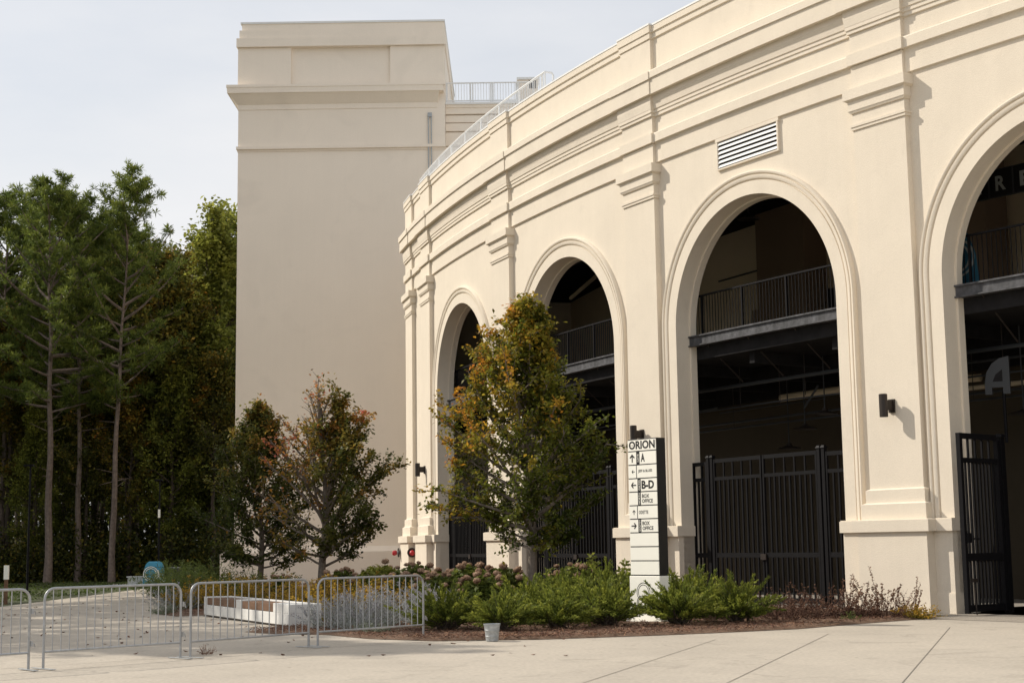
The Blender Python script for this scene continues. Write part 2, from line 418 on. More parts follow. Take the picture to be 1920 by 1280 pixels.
# concourse shell behind the arches
sh = MB(Tm)
sh.box(t_start+.3, t_end, -7.6, -7.3, 0, 12.3, 40)
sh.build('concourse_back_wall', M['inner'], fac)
MB(Tm).box(t_start+.3, t_end, -7.29, -7.22, .012, 6.5, 40).build('shaded_back_wall_sheet', M['lower_wall_shade'], fac)  # dark sheet over the back wall, shade put into its colour
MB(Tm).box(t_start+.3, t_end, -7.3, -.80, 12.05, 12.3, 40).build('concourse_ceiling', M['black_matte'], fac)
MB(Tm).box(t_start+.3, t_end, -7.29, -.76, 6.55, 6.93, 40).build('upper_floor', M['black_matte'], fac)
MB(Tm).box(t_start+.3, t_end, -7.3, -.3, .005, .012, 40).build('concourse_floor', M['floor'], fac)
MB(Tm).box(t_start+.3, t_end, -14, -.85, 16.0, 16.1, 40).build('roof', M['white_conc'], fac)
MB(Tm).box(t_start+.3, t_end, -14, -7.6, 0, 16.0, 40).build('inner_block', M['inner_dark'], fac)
MB(Tm).box(t_start+.02, t_start+.29, -7.6, W0-.56, 0, 16.1).build('end_wall', M['stucco'], fac)
for (b, t) in ((-.5, -7.9), (.5, -9.5), (-1.5, -8.6)):
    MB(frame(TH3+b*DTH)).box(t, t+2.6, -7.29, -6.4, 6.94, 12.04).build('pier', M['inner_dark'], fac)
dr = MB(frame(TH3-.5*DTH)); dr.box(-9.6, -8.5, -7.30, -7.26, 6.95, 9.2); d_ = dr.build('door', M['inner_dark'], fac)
MB(frame(TH3-.5*DTH)).tube([(-8.62, -7.2, 8.0), (-8.62, -7.2, 8.15)], .02, 6).build('handle', M['galv'], d_)
MB(frame(TH3-.5*DTH)).box(-5.3, -4.2, -7.30, -7.25, 6.95, 9.3).build('door', M['letter_grey'], fac)
# lower-level girders and pipe runs
gb = MB(Tm)
gb.box(t_start+.5, t_end, -3.6, -3.35, 6.1, 6.55, 40); gb.box(t_start+.5, t_end, -6.3, -6.1, 6.0, 6.55, 40)
for t in np.arange(t_start+2, t_end, 3.1): gb.box(t, t+.2, -7.2, -.95, 6.25, 6.55)
gb.build('girder', M['black_matte'], fac)
def run(b, pts, r, m, nm='pipe'):
    T = frame(TH3+b*DTH); MB().tube([T(*p) for p in pts], r, 8).build(nm, M[m], fac, smooth=True)
run(-.5, [(-9, -4, 5.15), (0, -4, 5.15), (8, -4, 5.15)], .035, 'letter_grey')
run(-.5, [(-9, -4.15, 5.0), (0, -4.15, 5.0), (8, -4.15, 5.0)], .03, 'letter_grey')
run(-.5, [(-4.4, -4.6, 5.75), (-2.6, -5.6, 5.9), (1.5, -6.9, 5.9)], .11, 'inner')
run(-.5, [(-9, -5.5, 5.7), (-3.4, -5.5, 5.7)], .02, 'letter_grey')
run(-.5, [(-1.6, -3.2, 5.2), (-1.0, -3.2, 5.75)], .03, 'letter_grey')
run(-.5, [(-9, -5, 11.2), (-4.5, -3, 11.6), (2, -1.6, 11.7)], .05, 'inner_dark')
run(-.5, [(-8.8, -5.5, 9.95), (-6.6, -5.5, 9.95)], .03, 'letter_grey')
run(-1.5, [(-8, -4, 10.6), (3, -1.5, 10.9)], .07, 'inner')
run(-1.5, [(-8, -4, 5.5), (4, -3, 5.5)], .03, 'letter_grey')
run(.5, [(-8, -4, 5.3), (4, -4, 5.3)], .06, 'inner')
run(.5, [(-8, -3, 5.8), (4, -3, 5.8)], .03, 'letter_grey')

for b in (-.5, .5, -1.5):
    for (t, o, z0, z1) in ((-3.4, -2.4, 5.3, 6.5), (-1.9, -2.6, 5.3, 6.5), (-.4, -2.2, 5.4, 6.5), (1.0, -2.4, 5.3, 6.5), (2.2, -3.0, 4.9, 6.5), (-5.1, -3.4, 4.9, 6.5)):
        run(b, [(t, o, z0), (t, o, z1)], .010, 'bronze', 'hanger_rod')
    run(b, [(-6, -2.4, 5.35), (-1, -2.3, 5.35), (3.5, -2.5, 5.35)], .022, 'letter_grey')
    run(b, [(-6, -2.0, 5.9), (3.5, -2.0, 5.9)], .05, 'letter_grey')
    run(b, [(-9, -3.2, 11.5), (3.5, -3.2, 11.5)], .05, 'letter_grey')
    run(b, [(-9, -2.2, 11.2), (3.5, -2.2, 11.3)], .03, 'letter_grey')
    for t in (-2.6, -.9, .9):
        T = frame(TH3+b*DTH)
        MB().tube([T(t, -.70, 6.92), T(t, -1.9, 5.95)], .020, 5).build('brace', M['bronze'], fac)
# balcony beams + railings in the arches
BN = {.5: 'right-most arch at the frame edge', -.5: 'arch under the louvre', -1.5: 'arch behind the big autumn tree', -2.5: 'narrow-looking arch nearest the tower'}
for b in BAYS:
    T = frame(TH3+b*DTH)
    bm_ = MB(T); o0 = -.60; dl = 0
    bm_.box(DT-AR-.02, DT+AR+.02, o0-.02, o0+.10, 7.15, 7.19, 12)
    bm_.box(DT-AR-.02, DT+AR+.02, o0, o0+.05, 6.93, 7.15, 12)
    bm_.box(DT-AR-.02, DT+AR+.02, o0-.02, o0+.10, 6.90, 6.935, 12)
    bm_.box(DT-AR-.02, DT+AR+.02, -.78, o0-.005, 6.91, 7.17, 12)
    bm_.build('balcony_beam', M['beam'], fac)
    rt = MB(T); ro = -.86
    rt.box(DT-AR-.5, DT+AR+.5, ro-.025, ro+.025, 8.30, 8.345, 12)
    rt.box(DT-AR-.5, DT+AR+.5, ro-.02, ro+.02, 7.22, 7.25, 12)
    for t in (-2.9, -1.15, .6, 2.35): rt.box(DT+t-.025, DT+t+.025, ro-.027, ro+.027, 6.95, 8.33)
    for t in np.arange(-3.3, 3.3, .125): rt.box(DT+t-.008, DT+t+.008, ro-.008, ro+.008, 7.24, 8.31)
    rt.build('balcony_railing', M['black_steel'], fac)

# ------------------------------------------------------------------ gates in the openings
def leaf_gate(mb, T, t0, t1, o, top=3.79, pitch=.185):
    f = .055
    mb.box(t0, t0+f, o-.03, o+.03, .10, top, T=T); mb.box(t1-f, t1, o-.03, o+.03, .10, top, T=T)
    for z, hh in ((top-.05, .05), (3.27, .045), (1.27, .06), (.16, .06)): mb.box(t0+f, t1-f, o-.025, o+.025, z-hh, z+hh, 2, T=T)
    n = max(2, int(round((t1-t0-2*f)/pitch)))
    for i in range(1, n):
        t = t0+f+(t1-t0-2*f)*i/n
        mb.box(t-.024, t+.024, o-.02, o+.02, .2, 3.24, T=T)
        if i % 2 == 0: mb.box(t-.022, t+.022, o-.02, o+.02, 3.30, top-.08, T=T)
GL = {-.5: 'closed black picket gate in the arch under the louvre, right of the directory sign',
      -1.5: 'closed black picket gate behind the trunk of the big autumn tree',
      -2.5: 'closed black picket gate in the arch nearest the tower'}
for b in (-.5, -1.5, -2.5):
    T = frame(TH3+b*DTH); g = thing('metal_gate', GL[b], 'gate', T(0, -.6, 0), 0, 'closed picket gates in the arches')
    o = -.55
    for (a, c) in ((-2.28, -.33), (-.28, 1.70)):
        mb = MB(); leaf_gate(mb, T, a, c, o); mb.build('gate_leaf', M['black_steel'], g)
    for (a, c) in ((-3.19, -2.58), (2.00, 3.01)):
        mb = MB(); leaf_gate(mb, T, a, c, o, 3.74); mb.build('fence_panel', M['black_steel'], g)
    for t in (-2.50, -2.34, 1.78, 1.94):
        mb = MB(T); mb.box(t-.05, t+.05, o-.05, o+.05, 0, 3.84); mb.frus(t-.07, t+.07, o-.07, o+.07, 3.84, t-.04, t+.04, o-.04, o+.04, 3.90)
        mb.build('post', M['black_steel'], g)
    MB(T).box(-.42, -.22, o+.03, o+.07, 1.15, 1.3).build('latch', M['bronze'], g)
# gate swung open in the right-most arch
A, Bp = Vector((9.36, 31.75, 0)), Vector((10.52, 32.75, 0))
dv = (Bp-A); Lg = dv.length; ang = math.atan2(dv.y, dv.x)
g = thing('open_gate', 'tall black gate leaf swung open outside the right-most arch', 'gate', A, ang)
Tl = None
mb = MB()
mb.box(0, .10, -.05, .05, .06, 3.82); mb.box(Lg-.1, Lg, -.05, .05, .06, 3.72)
for z, hh in ((3.76, .06), (3.25, .05), (1.22, .08), (.16, .07)): mb.box(.1, Lg-.1, -.035, .035, z-hh, z+hh)
mb.build('gate_frame', M['black_steel'], g, local=True, bevel=.004)
mb = MB()
for i in range(1, 10):
    x = .1+(Lg-.2)*i/10
    mb.box(x-.02, x+.02, -.02, .02, .23, 3.2)
    if i % 2 == 0: mb.box(x-.02, x+.02, -.02, .02, 3.3, 3.7)
mb.build('pickets', M['black_steel'], g, local=True)
mb = MB(); mb.box(.05, .19, -.10, -.05, 1.52, 1.72); mb.tube([(.28, -.06, 1.60), (.28, -.12, 1.60), (.42, -.12, 1.60)], .018, 8); mb.build('latch', M['black_steel'], g, local=True)
mb = MB(); mb.tube([(.20, -.08, .75), (.22, -.10, .03)], .012, 6); mb.box(.13, .30, -.12, -.05, .70, .78); mb.build('drop_bolt', M['bronze'], g, local=True)
mb = MB(); x = Lg+.10; mb.box(x-.07, x+.07, -.07, .07, 0, 3.78); mb.frus(x-.11, x+.11, -.11, .11, 3.78, x-.06, x+.06, -.06, .06, 3.85)
mb.build('hinge_post', M['black_steel'], g, local=True)
# inner picket panel beyond it
T = frame(TH3+.5*DTH)
g = thing('metal_gate', 'closed black picket gate deep in the right-most arch', 'gate', T(2, -.6, 0))
for (a, c) in ((-1.1, 1.0), (1.05, 3.0)):
    mb = MB(); leaf_gate(mb, T, a, c, -.55); mb.build('gate_leaf', M['black_steel'], g)

# ------------------------------------------------------------------ wall sconces
SL = {0: 'dark bronze cylinder wall light on the broad right pilaster', -1: 'dark bronze cylinder wall light just above the directory sign',
      -3: 'dark bronze cylinder wall light on the pilaster left of the big tree'}
for k, (t, z) in {0: (.0, 4.60), -1: (-.12, 4.60), -3: (-.2, 4.60)}.items():
    T = frame(PTH[k], False); g = thing('wall_light', SL[k], 'wall light', T(t, 0, z), 0, 'cylinder wall lights on the pilasters')
    c = T(t, .30, 0)
    MB().lathe([(0, z-.26), (.085, z-.26), (.095, z-.25), (.095, z+.25), (.085, z+.26), (0, z+.26)], (c[0], c[1]), 24).build('shade', M['bronze'], g, smooth=True)
    MB(T).box(t-.05, t+.05, .03, .24, z-.10, z+.12).build('arm', M['bronze'], g)
    MB(T).box(t-.085, t+.085, .0, .045, z-.15, z+.15).build('back_plate', M['bronze'], g)

# ------------------------------------------------------------------ red fire hose inlets
T = frame(PTH[-4], False)
for (t, o, lab) in ((-.98, .25, 'left of two red fire hose inlets on the pilaster base by the tower'), (1.02, .10, 'right of two red fire hose inlets on the pilaster base by the tower')):
    g = thing('fire_hose_inlet', lab, 'fire inlet', T(t, o, 1.38), 0, 'red fire hose inlets')
    b0 = Vector(T(t, o, 1.38)); dn = (Vector(T(t, o+1, 1.38))-b0) if t < 0 else Vector((.12, -1, 0)).normalized()
    P = lambda a, b, c: tuple(b0+dn*b+Vector((0, 0, c)))
    MB().tube([P(0, 0, 0), P(0, .20, 0)], .07, 10).build('pipe', M['galv_dull'], g, smooth=True)
    MB().tube([P(0, .04, 0), P(0, .08, 0)], .19, 18).build('flange', M['bronze'], g, smooth=True)
    MB().tube([P(0, .14, 0), P(0, .18, 0), P(0, .26, -.02), P(0, .32, -.02)], [.08, .10, .11, .07], 14).build('cap', M['red'], g, smooth=True)

# ------------------------------------------------------------------ roof railing behind the parapet
g = thing('roof_railing', 'white metal picket railing following the curved parapet up from the tower', 'railing', Tm(-R*DTH*2, -.5, 16.2))
th_a, th_b = -R*(TH3-math.radians(13.9)), -R*(TH3-math.radians(24.3))
rr = MB(Tm)
for z, r in ((17.02, .035), (16.42, .02)): rr.tube([(t, -.5, z) for t in arc_xs(th_a, th_b, .5)], r, 6)
rr.build('rail', M['white_metal'], g)
rr = MB(Tm)
for t in np.arange(th_a, th_b, .14): rr.tube([(t, -.5, 16.42), (t, -.5, 17.0)], .011, 4)
rr.build('pickets', M['white_metal'], g)
for t in list(np.arange(th_a, th_b, 1.9))+[th_b]:
    MB(Tm).tube([(t, -.5, 16.1), (t, -.5, 17.04)], .03, 6).build('post', M['white_metal'], g)
T2 = frame(math.radians(24.3))
MB(T2).tube([(0, -.5, 17.02), (0, -.75, 17.02), (0, -.8, 16.95), (0, -.8, 16.2)], .035, 6).build('end_post', M['white_metal'], g)

# ------------------------------------------------------------------ tower
tw = thing('tower', 'tall square taupe stucco tower with stepped top and deep cornice', 'tower', (-8, 70, 0))
X0, X1, Y0, Y1 = -12.95, -3.05, 70.0, 82.3
mb = MB()
mb.box(X0, X1, Y0, Y1, 0, 23.55); mb.box(X0, X1-.0, Y0+.06, Y1-.1, 23.55, 25.5)
mb.build('tower_wall', M['stucco_tower'], tw)
mb = MB()
mb.box(X0-.02, -10.42, Y0-.10, Y0+.2, 23.56, 25.49); mb.build('side_panel', M['stucco_tower'], tw)
mb = MB(); mb.box(-5.66, X1+.02, Y0-.10, Y0+.2, 23.56, 25.49); mb.build('side_panel', M['stucco_tower'], tw)
mb = MB()
mb.frus(X0-.46, X1-.05, Y0-.46, Y1+.3, 23.15, X0-.48, X1-.05, Y0-.48, Y1+.3, 23.42)
mb.box(X0-.50, X1-.03, Y0-.50, Y1+.3, 23.42, 23.55)
mb.frus(X0-.05, X1-.35, Y0-.05, Y1, 22.70, X0-.42, X1-.25, Y0-.42, Y1+.2, 23.15)
mb.box(X0-.03, X1-.38, Y0-.03, Y1, 22.44, 22.70)
mb.build('cornice', M['stucco_tower'], tw)
mb = MB(); mb.box(X0-.07, X1+.02, Y0-.12, Y1, 20.48, 20.62); mb.box(X0-.03, X1+.01, Y0-.035, Y1, 20.38, 20.50)
mb.build('string_course', M['stucco_tower'], tw)
mb = MB()
mb.box(X0-.08, X1+.06, Y0-.24, Y1, 25.50, 25.93); mb.box(X0+.04, X1+.02, Y0-.12, Y1, 25.93, 26.36); mb.box(X0+.14, X1-.0, Y0+.02, Y1, 26.36, 26.72)
mb.build('parapet', M['stucco_tower'], tw)
MB().box(X0+.07, X1+.03, Y0-.02, Y1+.03, 26.72, 26.81).build('coping', M['white_metal'], tw)
mb = MB(); mb.box(X0-.55, -4.6, Y0-.50, Y0-.002, 0, 1.44); mb.frus(X0-.52, -4.6, Y0-.47, Y0-.002, 1.44, X0-.05, -4.6, Y0-.04, Y0-.002, 1.68)
mb.box(X0-.55, X0-.002, Y0-.002, Y1, 0, 1.43)
mb.build('plinth', M['stucco_tower'], tw)
mb = MB()
for x in (-3.84, -3.70): mb.tube([(x, Y0-.08, 14.0), (x, Y0-.08, 22.0)], .028, 6)
mb.build('conduit', M['galv_dull'], tw)
MB().box(-3.87, -3.67, Y0-.13, Y0-.04, 21.95, 22.15).build('junction_box', M['galv_dull'], tw)

# terrace block between tower and arcade
tb = thing('terrace_building', 'low banded stucco block between the tower and the curved arcade', 'building', (1, 71, 0))
mb = MB(); mb.box(X1+.004, 9, 70.66, 80, 0, 22.55)
for (a, c, d) in ((20.0, 20.62, .05), (20.68, 21.34, .05), (21.40, 21.78, .09), (21.84, 22.18, .05), (22.24, 22.60, .10)): mb.box(X1+.006, 9, 70.6-d, 70.66, a, c)
mb.build('banded_wall', M['stucco_tower'], tb)
MB().box(X1+.01, 9, 70.40, 80, 22.70, 22.80).build('coping', M['white_metal'], tb)
MB().box(X1+.01, 9, 70.46, 80, 22.56, 22.70).build('cornice', M['stucco_tower'], tb)
tr = thing('terrace_railing', 'white metal picket railing on the flat terrace beside the tower top', 'railing', (-1, 70.7, 22.8))
mb = MB()
for z in (23.84, 22.95): mb.tube([(X1+.05, 70.7, z), (1.2, 70.7, z)], .035, 6)
mb.build('rail', M['white_metal'], tr)
for x in (-3.0, -1.83, -1.72, -.85, -.74, .38, .48, 1.2): MB().tube([(x, 70.7, 22.8), (x, 70.7, 23.86)], .035, 6).build('post', M['white_metal'], tr)
mb = MB()
for x in np.arange(-2.95, 1.2, .135): mb.tube([(x, 70.7, 22.95), (x, 70.7, 23.83)], .012, 4)
mb.build('pickets', M['white_metal'], tr)
rb = thing('roof_unit', 'small pale roof box with dark vents behind the sloping rail', 'roof box', (1.0, 72, 22.8))
MB().box(.48, 1.45, 71.6, 72.6, 22.8, 24.25).build('housing', M['stucco_tower'], rb)
MB().box(.42, 1.52, 71.5, 72.7, 24.25, 24.35).build('lid', M['white_metal'], rb)
mb = MB()
for i in range(4): mb.box(1.02+.1*i, 1.08+.1*i, 71.58, 71.61, 23.8, 24.2)
mb.build('vent', M['black_matte'], rb)

# ------------------------------------------------------------------ ground
def flat(name, pts, z, m, kind='structure', parent=None):
    me = bpy.data.meshes.new(name); me.from_pydata([(x, y, z) for x, y in pts], [], [tuple(range(len(pts)))]); me.update()
    if me.polygons[0].normal.z < 0: me.flip_normals()
    me.materials.append(m); o = bpy.data.objects.new(name, me); COL.objects.link(o)
    if parent: o.parent = parent
    if kind: o['kind'] = kind
    return o
flat('ground', [(-900, -900), (900, -900), (900, 1500), (-900, 1500)], 0, M['grass'])
plaza = flat('plaza', [(-60, -30), (60, -30), (60, 34), (16, 36), (4, 48), (-4, 70), (-14, 70), (-18.5, 76), (-21, 76), (-16.6, 70), (-15.9, 66), (-15.5, 46), (-19, 30), (-60, 24)], .006, M['plaza'])
flat('aggregate_paving', [(8.3, 31.05), (9.6, 29.3), (16, 22), (30, 22), (20, 32), (12, 36), (9.0, 34), (8.7, 32)], .012, M['aggregate'])
def strip(pts, wd, z, mb):
    for (a, b) in zip(pts[:-1], pts[1:]):
        a, b = Vector(a), Vector(b); n = (b-a).normalized(); n = Vector((-n.y, n.x))*wd/2
        mb.add([(*(a+n), z), (*(b+n), z), (*(b-n), z), (*(a-n), z)], [(0, 1, 2, 3)])
jb = MB()
d = Vector((.32, .95)).normalized()
for q in ((7.9, 27.9), (5.4, 26.5), (3.3, 25.4)):
    q = Vector(q); strip([q, q-d*16], .013, .011, jb)
strip([(-8.6, 20.1), (-7.2, 21.3), (-4.3, 23.8), (-1.6, 25.9)], .013, .0105, jb)
strip([(-16, 16.5), (-3, 20.0), (12, 24.5)], .0, .0105, jb) if False else None
for q in ((-9.3, 27.5), (-11.5, 33), (-13, 39)):
    strip([Vector(q), Vector(q)+Vector((6.0, 2.4))], .012, .0105, jb)
jo = jb.build('pavement_joints', M['joint'], None); jo['kind'] = 'structure'

bed_front = [(8.65, 31.3), (7.4, 30.2), (6.3, 29.2), (5.2, 28.1), (3.7, 27.3), (2.3, 26.7), (.4, 26.1), (-1.4, 26.1), (-2.6, 27.0), (-3.5, 28.4), (-4.6, 29.0), (-5.3, 29.8), (-4.9, 31.0),
             (-4.2, 32.2), (-5.6, 35.5), (-7.0, 38.2), (-8.3, 37.3), (-9.2, 39), (-9.8, 45), (-11.2, 56), (-13.3, 66), (-13.4, 69.9)]
bed_back = [(-4.8, 69.9), (-4.3, 64), (-3.2, 58), (-.3, 50), (3.8, 42), (8.6, 34.2)]
# mulch: triangulated sheet with a slightly raised, uneven surface
import bmesh
bm = bmesh.new(); vs = [bm.verts.new((x, y, .014)) for x, y in bed_front+bed_back]; bm.faces.new(vs)
bmesh.ops.triangulate(bm, faces=bm.faces)
for _ in range(4): bmesh.ops.subdivide_edges(bm, edges=[e for e in bm.edges if e.calc_length() > .6], cuts=1, use_grid_fill=False); bmesh.ops.triangulate(bm, faces=bm.faces)
rnd = random.Random(5)
for v in bm.verts:
    if not v.is_boundary: v.co.z = .03+rnd.random()*.05
me = bpy.data.meshes.new('mulch_bed'); bm.to_mesh(me); bm.free(); me.materials.append(M['mulch'])
if sum(p.normal.z for p in me.polygons) < 0: me.flip_normals()
ob = bpy.data.objects.new('mulch_bed', me); COL.objects.link(ob); ob['kind'] = 'structure'
for p in me.polygons: p.use_smooth = True

# ------------------------------------------------------------------ trees and plants
def crown_tree(name, seed, H, r0, z0, env, nprim, asc, nleaf, ls, tintf, lm, bark, root, jit=.12, nsec=6, seclen=.38, lean=(0, 0), stubs=0, valf=None, leafy=(.25, 1.0), skip=None, forks=0):
    rg = np.random.default_rng(seed); rn = random.Random(seed)
    tr = MB()
    def axis(z): f = z/H; return Vector((lean[0]*f*f + .06*math.sin(z*1.3+seed), lean[1]*f*f + .06*math.cos(z*1.1+seed), z))
    zs = [i*H*.96/14 for i in range(15)]
    tr.tube([axis(z)+(Vector((0, 0, -.15)) if z == 0 else Vector()) for z in zs], [r0*1.25]+[r0*(1-z/H)**.9+.008 for z in zs[1:]], 9)
    br = MB(); segs = []; wts = []
    for i in range(nprim):
        f = (i+.5)/nprim; z = z0+(H*.93-z0)*f**1.05
        az = i*2.39996+rn.uniform(-.4, .4)
        ln = env(f, az)*rn.uniform(.78, 1.15)
        el = asc[0]+(asc[1]-asc[0])*f+rn.uniform(-.15, .15)
        d = Vector((math.cos(az)*math.cos(el), math.sin(az)*math.cos(el), math.sin(el)))
        p = axis(z); path = [p.copy()]; n = 7
        for k in range(n):
            d = (d+Vector((rn.uniform(-.12, .12), rn.uniform(-.12, .12), rn.uniform(-.02, .13)))).normalized()
            p = p+d*ln/n; path.append(p.copy())
        rb = max(.012, min(r0*.42, ln*.022)); br.tube(path, [rb*(1-.85*k/n)+.003 for k in range(n+1)], 5, cap=False)
        for k in range(2, n): segs.append((path[k], path[k+1])); wts.append(.35 if k < 4 else 1.0)
        for j in range(nsec):
            t = .22+.75*(j+rn.random())/nsec; k = min(n-1, int(t*n)); q = path[k].lerp(path[k+1], t*n-k)
            sd = (path[k+1]-path[k]).normalized()
            side = Vector((rn.gauss(0, 1), rn.gauss(0, 1), rn.gauss(.15, .6))); sd = (sd*.75+side.normalized()*.85).normalized()
            sl = ln*seclen*(1.15-.6*t)*rn.uniform(.7, 1.3); pp = [q]
            for m_ in range(3):
                sd = (sd+Vector((rn.uniform(-.2, .2), rn.uniform(-.2, .2), rn.uniform(-.1, .2)))).normalized(); pp.append(pp[-1]+sd*sl/3)
            br.tube(pp, [rb*.35, rb*.25, rb*.16, .003], 4, cap=False)
            for m_ in range(3): segs.append((pp[m_], pp[m_+1])); wts.append(1.2)
    t_ = tr.build('trunk', bark, root, local=True, smooth=True)
    br.build('branches', bark, root, local=True, smooth=True)
    S = np.array([[*a, *b] for a, b in segs]); wts = np.array(wts)
    if skip is not None: wts = wts*np.array([skip(Vector((s[3], s[4], s[5]))) for s in S])
    idx = rg.choice(len(S), nleaf, p=wts/wts.sum()); u = rg.random((nleaf, 1))
    C = S[idx, :3]*(1-u)+S[idx, 3:]*u + rg.normal(size=(nleaf, 3))*jit*rg.uniform(.35, 1.15, (nleaf, 1))
    sgt = rg.normal(size=len(S)//3+2)[idx//3]
    A, B = rand_axes(rg, nleaf, .6)
    rad = np.hypot(C[:, 0], C[:, 1]); f = (C[:, 2]-z0)/(H-z0)
    clump = np.sin(C[:, 0]*3.1+seed)*np.sin(C[:, 1]*2.7)*np.sin(C[:, 2]*2.9+1)
    tint = np.clip(tintf(C, f, rad)+.14*clump+sgt*.13+rg.normal(size=nleaf)*.07, 0, 1)
    val = np.clip(1+.25*rg.normal(size=nleaf)+.25*clump, .4, 1.7)
    leaf_mesh('foliage', C, A, B, ls*rg.uniform(.7, 1.25, nleaf), ls*.62*rg.uniform(.7, 1.2, nleaf), tint, val, lm, root)

# big young tree in front of the second pier
bt = thing('street_tree', 'biggest young tree in the bed, green turning orange at the tips, before the arches', 'tree', (.36, 35.5, .02))
def env1(f, az): return (1.30+1.45*min(1, f/.18))*(1-.66*(max(0, f-.18)/.82)**1.25)*(.93-.13*math.cos(az)+.10*math.sin(3*az+.5))
crown_tree('big', 12, 7.05, .115, 1.42, env1, 80, (.10, 1.18), 36000, .115,
           lambda C, f, r: .08+.32*np.clip(f, 0, 1)+.11*r*np.clip(f+.35, 0, 1)-.06*np.clip(C[:, 0], -2, 2), M['leaf_big'], M['bark'], bt, .09, 8)
t2 = thing('street_tree', 'half bare young tree with red and orange leaves before the tower', 'tree', (-5.68, 45.0, .02))
def env2(f, az): return (1.7+1.15*min(1, f/.25))*(1-.60*max(0, f-.25)/.75)
crown_tree('red', 23, 6.0, .12, .98, env2, 52, (.22, 1.25), 17500, .125,
           lambda C, f, r: .16+.42*np.clip(f, 0, 1)+.36*np.clip(-C[:, 0]*.6, -.25, 1), M['leaf_red'], M['bark'], t2, .10, 7,
           skip=lambda p: (.22 if p.x < -.15 else 1.0)*(.10 if p.z > 5.3 and p.x < .4 else 1.0))
t1 = thing('street_tree', 'small dense green young tree with orange top at the tower corner', 'tree', (-8.1, 48.2, .02))
crown_tree('green', 37, 5.95, .10, .95, lambda f, az: (1.7+.6*min(1, f/.25))*(1-.66*max(0, f-.25)/.75), 52, (.08, 1.25), 23000, .125,
           lambda C, f, r: .05+.60*np.clip(f-.35, 0, 1), M['leaf_red'], M['bark'], t1, .12, 7)

# ---- woodland
def copy_thing(src, loc, rz, sc_=1.0, label=None, group=None):
    r = src.copy(); COL.objects.link(r); r.location = loc; r.rotation_euler = (0, 0, rz); r.scale = (sc_, sc_, sc_)
    if label: r['label'] = label
    if group: r['group'] = group
    for ch in list(src.children):
        c = ch.copy(); COL.objects.link(c); c.parent = r
        for g_ in list(ch.children):
            d_ = g_.copy(); COL.objects.link(d_); d_.parent = c
    return r

def pine(seed, root, H=23.0, r0=.22, zc=.50, spread=3.3, ntuft=560):
    rg = np.random.default_rng(seed); rn = random.Random(seed); tr = MB(); br = MB()
    lx, ly = rn.uniform(-.8, .8), rn.uniform(-.8, .8)
    ax = lambda z: Vector((lx*(z/H)**2+.05*math.sin(z), ly*(z/H)**2, z))
    zs = [i*H*.985/16 for i in range(17)]
    tr.tube([ax(z) for z in zs], [r0*1.15]+[r0*(1-.93*z/H) for z in zs[1:]], 9)
    tips = []
    nb = 44
    for i in range(nb):
        f = i/nb; z = H*(zc+(.985-zc)*f); az = i*2.4+rn.uniform(-.5, .5)
        ln = spread*(1-f**2.2*.80)*rn.uniform(.55, 1.12)*(.55+.45*min(1, f/.15))
        el = .05+.75*f+rn.uniform(-.15, .25)
        d = Vector((math.cos(az)*math.cos(el), math.sin(az)*math.cos(el), math.sin(el))); p = ax(z); path = [p.copy()]
        for k in range(6):
            d = (d+Vector((rn.uniform(-.15, .15), rn.uniform(-.15, .15), rn.uniform(-.02, .16)))).normalized(); p = p+d*ln/6; path.append(p.copy())
        br.tube(path, [max(.012, ln*.02)*(1-.8*k/6) for k in range(7)], 4, cap=False)
        m_ = int(ntuft/nb)
        for j in range(m_):
            t = .35+.65*(j+rn.random())/m_; k = min(5, int(t*6)); q = path[k].lerp(path[k+1], t*6-k)
            sd = Vector((rn.gauss(0, 1), rn.gauss(0, 1), rn.gauss(.35, .5))).normalized()*rn.uniform(.15, .75)*(1.2-.5*t)
            tips.append(q+sd)
            if j % 2 == 0: br.tube([q, q+sd], [.012, .004], 3, cap=False)
    for i in range(9):          # dead stubs
        z = H*rn.uniform(.22, zc); az = rn.uniform(0, 6.28); l = rn.uniform(.5, 2.0); p = ax(z)
        br.tube([p, p+Vector((math.cos(az)*l, math.sin(az)*l, rn.uniform(-.2, .5)*l))], [.03, .006], 4, cap=False)
    tr.build('trunk', M['pinebark'], root, local=True, smooth=True); br.build('branches', M['pinebark'], root, local=True)
    Tp = np.array([tuple(t) for t in tips]); nn = 24
    C0 = np.repeat(Tp, nn, 0); n = len(C0)
    dirs = unit(rg.normal(size=(n, 3))+np.array([0, 0, .6])); ln = rg.uniform(.26, .46, n)
    C = C0+dirs*(ln*.5)[:, None]+rg.normal(size=(n, 3))*.03
    B = unit(np.cross(dirs, rg.normal(size=(n, 3))))
    hue = np.repeat(rg.random(len(Tp)), nn)
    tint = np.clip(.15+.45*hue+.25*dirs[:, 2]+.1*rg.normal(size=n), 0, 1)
    leaf_mesh('foliage', C, dirs, B, ln, .055, tint, .8+.4*rg.random(n), M['needle'], root)

